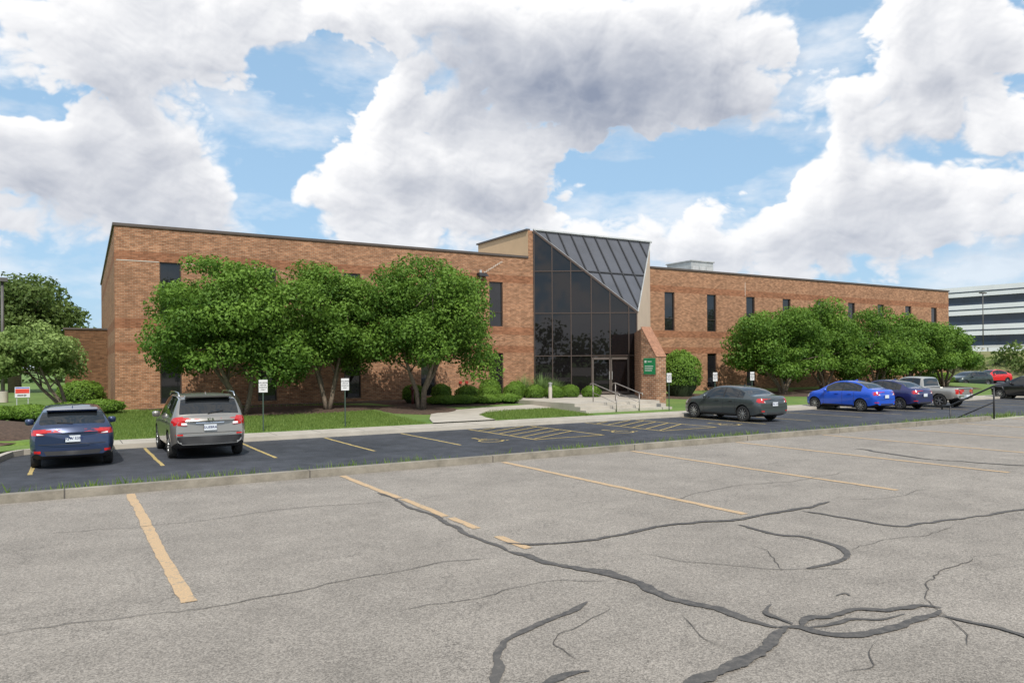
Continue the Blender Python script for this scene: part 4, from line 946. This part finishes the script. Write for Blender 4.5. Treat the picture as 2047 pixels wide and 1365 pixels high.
    if sp.get('rails'):
        for s_ in (1,-1):
            y_=s_*(hw*.955-sp.get('tum',.28)*.55-.04); mb=MB(); zt=H+.045
            mb.tube([(.55+ox,y_,H-.07),(.7+ox,y_,zt-.01),(1.5+ox,y_,zt+.01),(2.2+ox,y_,zt),(2.5+ox,y_,H-.06)],.018,8); mb.obj('roof_rail',m_chrome,car_,smooth=True)
    if sp.get('spoiler'):
        x0,zs,wdt=sp['spoiler']; mb=MB(); mb.add([(x0+ox,-wdt,zs),(x0+ox,wdt,zs),(x0+.32+ox,wdt*.97,zs+.035),(x0+.32+ox,-wdt*.97,zs+.035),(x0+.02+ox,-wdt,zs-.035),(x0+.02+ox,wdt,zs-.035),(x0+.32+ox,wdt*.97,zs-.04),(x0+.32+ox,-wdt*.97,zs-.04)],[(0,1,2,3),(7,6,5,4),(0,4,5,1),(1,5,6,2),(2,6,7,3),(3,7,4,0)]); mb.obj('spoiler',paint_,car_)
    if sp.get('fin'):
        mb=MB(); fx_=sp['fin']+ox; zt=interp(sp['top'],sp['fin']); mb.add([(fx_-.08,0,zt+.07),(fx_-.09,-.02,zt-.01),(fx_-.09,.02,zt-.01),(fx_+.1,-.015,zt-.01),(fx_+.1,.015,zt-.01)],[(0,1,2),(0,3,1),(0,2,4),(0,4,3)]); mb.obj('antenna',paint_,car_)
    if sp.get('wiper'):
        y0,z0,y1,z1=sp['wiper']; a=bvh.ray_cast(Vector((-2,y0,z0)),Vector((1,0,0)))[0]; b2=bvh.ray_cast(Vector((-2,y1,z1)),Vector((1,0,0)))[0]
        mb=MB(); mb.beam((a.x+ox-.02,y0,z0),(b2.x+ox-.02,y1,z1),.02,.02); mb.obj('wiper',m_blk,car_)
    return car_
def paint_m(name,col,metal=.35,rough=.32): return M(name,col,rough,metal,.04,2,coat=.9)
SED=dict(L=4.82,W=1.82,H=1.47,top=[(0,.93),(.06,1.02),(.25,1.07),(.68,1.10),(1.15,1.32),(1.62,1.43),(2.2,1.47),(2.75,1.43),(3.2,1.25),(3.62,1.03),(4.2,.93),(4.6,.80),(4.76,.68),(4.82,.58)],
 belt=[(0,.86),(.3,.93),(1.2,.96),(3.4,.90),(4.2,.82),(4.82,.56)],floor=[(0,.33),(.5,.22),(4.2,.2),(4.82,.24)],rw=(.74,1.52),ws=(2.80,3.56),sg=[(1.02,1.30),(1.34,2.06),(2.14,3.12)],
 R=.33,wh=(1.05,3.83),tum=.42,seams=[1.45,2.10,3.22],handles=[1.68,2.45],hz=.86,mir=3.05,plate=.74,ptext='FVJ 1163',
 tail=[[(.48,.80),(.84,.80),(.86,.98),(.52,.96)]],tail_s=[[(.02,.80),(.36,.84),(.30,.95),(.02,.97)]],rev=[[(.50,.81),(.62,.81),(.62,.86),(.50,.86)]],rchrome=[[(-.45,.855),(.45,.855),(.45,.885),(-.45,.885)]],
 rseam=[[(-.84,.60),(.84,.60),(.84,.612),(-.84,.612)]],refl=[[(.62,.44),(.78,.44),(.78,.48),(.62,.48)]],rblack=[[(-.5,.34),(.5,.34),(.5,.40),(-.5,.40)]],spokes=10,fin=1.75,head_s=[[(4.25,.66),(4.7,.64),(4.62,.74),(4.2,.82)]])
SUV=dict(L=4.68,W=1.885,H=1.70,top=[(0,1.02),(.05,1.10),(.14,1.16),(.42,1.56),(.62,1.64),(1.5,1.70),(2.4,1.68),(2.85,1.58),(3.55,1.16),(3.9,1.08),(4.4,.98),(4.6,.85),(4.68,.68)],
 belt=[(0,.98),(.3,1.06),(1.5,1.06),(3.3,.98),(4.2,.88),(4.68,.66)],floor=[(0,.40),(.5,.27),(4.2,.26),(4.68,.30)],rw=(.17,.46),ws=(2.78,3.48),sg=[(.62,1.02),(1.10,1.92),(2.0,3.02)],
 R=.36,wh=(.98,3.68),tum=.30,seams=[1.12,1.97,3.12],handles=[1.35,2.2],hz=.98,mir=2.98,plate=.84,ptext='DLIEBRA',badge=('KIA',0,1.05,.11),rb=.02,
 tail=[[(.56,.90),(.92,.90),(.92,1.11),(.66,1.13)]],tail_s=[[(.02,.90),(.44,.98),(.36,1.10),(.02,1.11)]],rev=[[(.56,.915),(.70,.915),(.70,.97),(.57,.97)]],
 rblack=[[(-.93,.41),(.93,.41),(.93,.62),(-.93,.62)]],rchrome=[[(-.35,.945),(.35,.945),(.35,.975),(-.35,.975)]],rseam=[[(-.78,.70),(.78,.70),(.78,.712),(-.78,.712)]],refl=[[(.66,.64),(.84,.64),(.84,.68),(.66,.68)]],rails=True,spoiler=(.30,1.655,.58),spokes=5,wiper=(.05,1.2,-.35,1.27),fin=.95)
HAT=dict(L=4.46,W=1.78,H=1.48,top=[(0,.88),(.05,1.00),(.13,1.05),(.55,1.34),(.75,1.40),(1.2,1.46),(1.9,1.48),(2.5,1.44),(2.85,1.32),(3.42,1.03),(3.9,.94),(4.25,.80),(4.46,.58)],
 belt=[(0,.86),(.3,.97),(1.2,.96),(3.2,.89),(4.0,.80),(4.46,.56)],floor=[(0,.34),(.5,.22),(4.0,.2),(4.46,.24)],rw=(.17,.66),ws=(2.62,3.36),sg=[(.82,1.10),(1.16,1.92),(2.0,2.94)],
 R=.325,wh=(.93,3.60),tum=.40,seams=[1.3,1.96,3.0],handles=[1.5,2.3],hz=.86,mir=2.88,plate=.73,ptext='HQW 5397',rb=.05,
 tail=[[(.50,.83),(.85,.82),(.85,.95),(.56,.97)]],tail_s=[[(.02,.82),(.34,.84),(.28,.94),(.02,.96)]],rev=[[(.60,.835),(.74,.835),(.74,.87),(.60,.87)]],rchrome=[[(-.34,.845),(.34,.845),(.34,.872),(-.34,.872)]],
 rblack=[[(-.55,.35),(.55,.35),(.6,.45),(-.6,.45)]],rseam=[[(-.8,.60),(.8,.60),(.8,.612),(-.8,.612)]],refl=[[(.66,.40),(.80,.40),(.80,.46),(.66,.46)]],spoiler=(.46,1.405,.54),spokes=5,wiper=(0,1.09,.33,1.12),fin=.95)
NSD=dict(SED); NSD.update(L=4.45,W=1.70,H=1.51,top=[(0,.95),(.06,1.04),(.25,1.09),(.58,1.12),(1.05,1.36),(1.5,1.47),(2.0,1.51),(2.5,1.47),(2.95,1.28),(3.4,1.04),(3.95,.92),(4.25,.80),(4.40,.68),(4.45,.58)],belt=[(0,.86),(.3,.94),(1.2,.97),(3.2,.90),(4.0,.82),(4.45,.56)],floor=[(0,.33),(.5,.22),(4.0,.2),(4.45,.24)],
  rw=(.64,1.42),ws=(2.55,3.34),sg=[(.95,1.2),(1.24,1.94),(2.02,2.94)],R=.31,wh=(.98,3.58),seams=[1.32,1.98,3.04],handles=[1.55,2.3],mir=2.86,ptext='',spokes=9,head_s=[[(3.95,.66),(4.36,.64),(4.28,.74),(3.9,.82)]],tail_s=[[(.02,.80),(.30,.84),(.26,.97),(.02,.98)]])
PIC=dict(L=5.1,W=1.74,H=1.62,cat='pickup truck',top=[(0,1.03),(.05,1.05),(1.86,1.05),(1.92,1.06),(2.0,1.50),(2.12,1.58),(2.7,1.62),(3.2,1.57),(3.85,1.12),(4.1,1.06),(4.7,.98),(5.0,.85),(5.1,.65)],
 belt=[(0,.99),(1.9,1.0),(3.7,1.0),(4.6,.9),(5.1,.62)],floor=[(0,.48),(.5,.38),(4.6,.32),(5.1,.34)],rw=(1.93,2.01),ws=(3.2,3.80),sg=[(2.12,2.5),(2.58,3.35)],bed=(.08,1.84),
 R=.35,wh=(1.05,4.05),tum=.22,seams=[1.93,2.55,3.6],handles=[2.75],hz=.92,mir=3.4,plate=.60,tail=[[(.66,.72),(.80,.72),(.80,.96),(.66,.96)]],tail_s=[[(.02,.72),(.12,.72),(.12,.96),(.02,.96)]],rblack=[],rchrome=[[(-.82,.50),(.82,.50),(.82,.64),(-.82,.64)]],rb=.0,spokes=6,handmat=m_blk)
cg='cars parked nose-in along the sidewalk'
lz=-2.43
car(HAT,(.20,22.9,lz),paint_m('dark_blue_paint',(.022,.038,.095)),'dark blue hatchback parked with its rear facing out',cg)
car(SUV,(3.32,23.15,lz),paint_m('silver_paint',(.30,.285,.26),.6),'silver grey sport utility vehicle with roof rails parked nose-in',cg,name='parked_suv')
car(SED,(24.95,22.85,lz),paint_m('charcoal_paint',(.075,.088,.092),.5),'charcoal grey sedan parked beside accessible bays',cg)
car(NSD,(34.4,23.8,lz),paint_m('bright_blue_paint',(.010,.085,.58),.2),'bright blue sedan parked nose-in by the sidewalk',cg)
car(NSD,(37.35,23.6,lz),paint_m('navy_purple_paint',(.025,.028,.12),.3),'dark purple-blue sedan parked beside a blue sedan',cg)
car(PIC,(40.7,23.7,lz),paint_m('beige_silver_paint',(.44,.42,.38),.5),'light silver pickup truck parked nose-in',cg,name='parked_pickup')
car(NSD,(52.8,23.7,lz),paint_m('black_paint',(.012,.012,.014)),'black sedan parked past the pickup truck',cg)
car(HAT,(74.5,38.6,lz),paint_m('dark_green_paint',(.02,.035,.03)),'dark compact car parked beyond the brick building',yawd=165)
car(NSD,(88,43.2,lz),paint_m('red_paint',(.62,.015,.015),.1),'bright red sedan parked near the grass bank',yawd=165)
car(NSD,(93,40.2,lz),paint_m('black_paint',(.012,.012,.014)),'black sedan parked below the grass bank',yawd=165)
print('done')
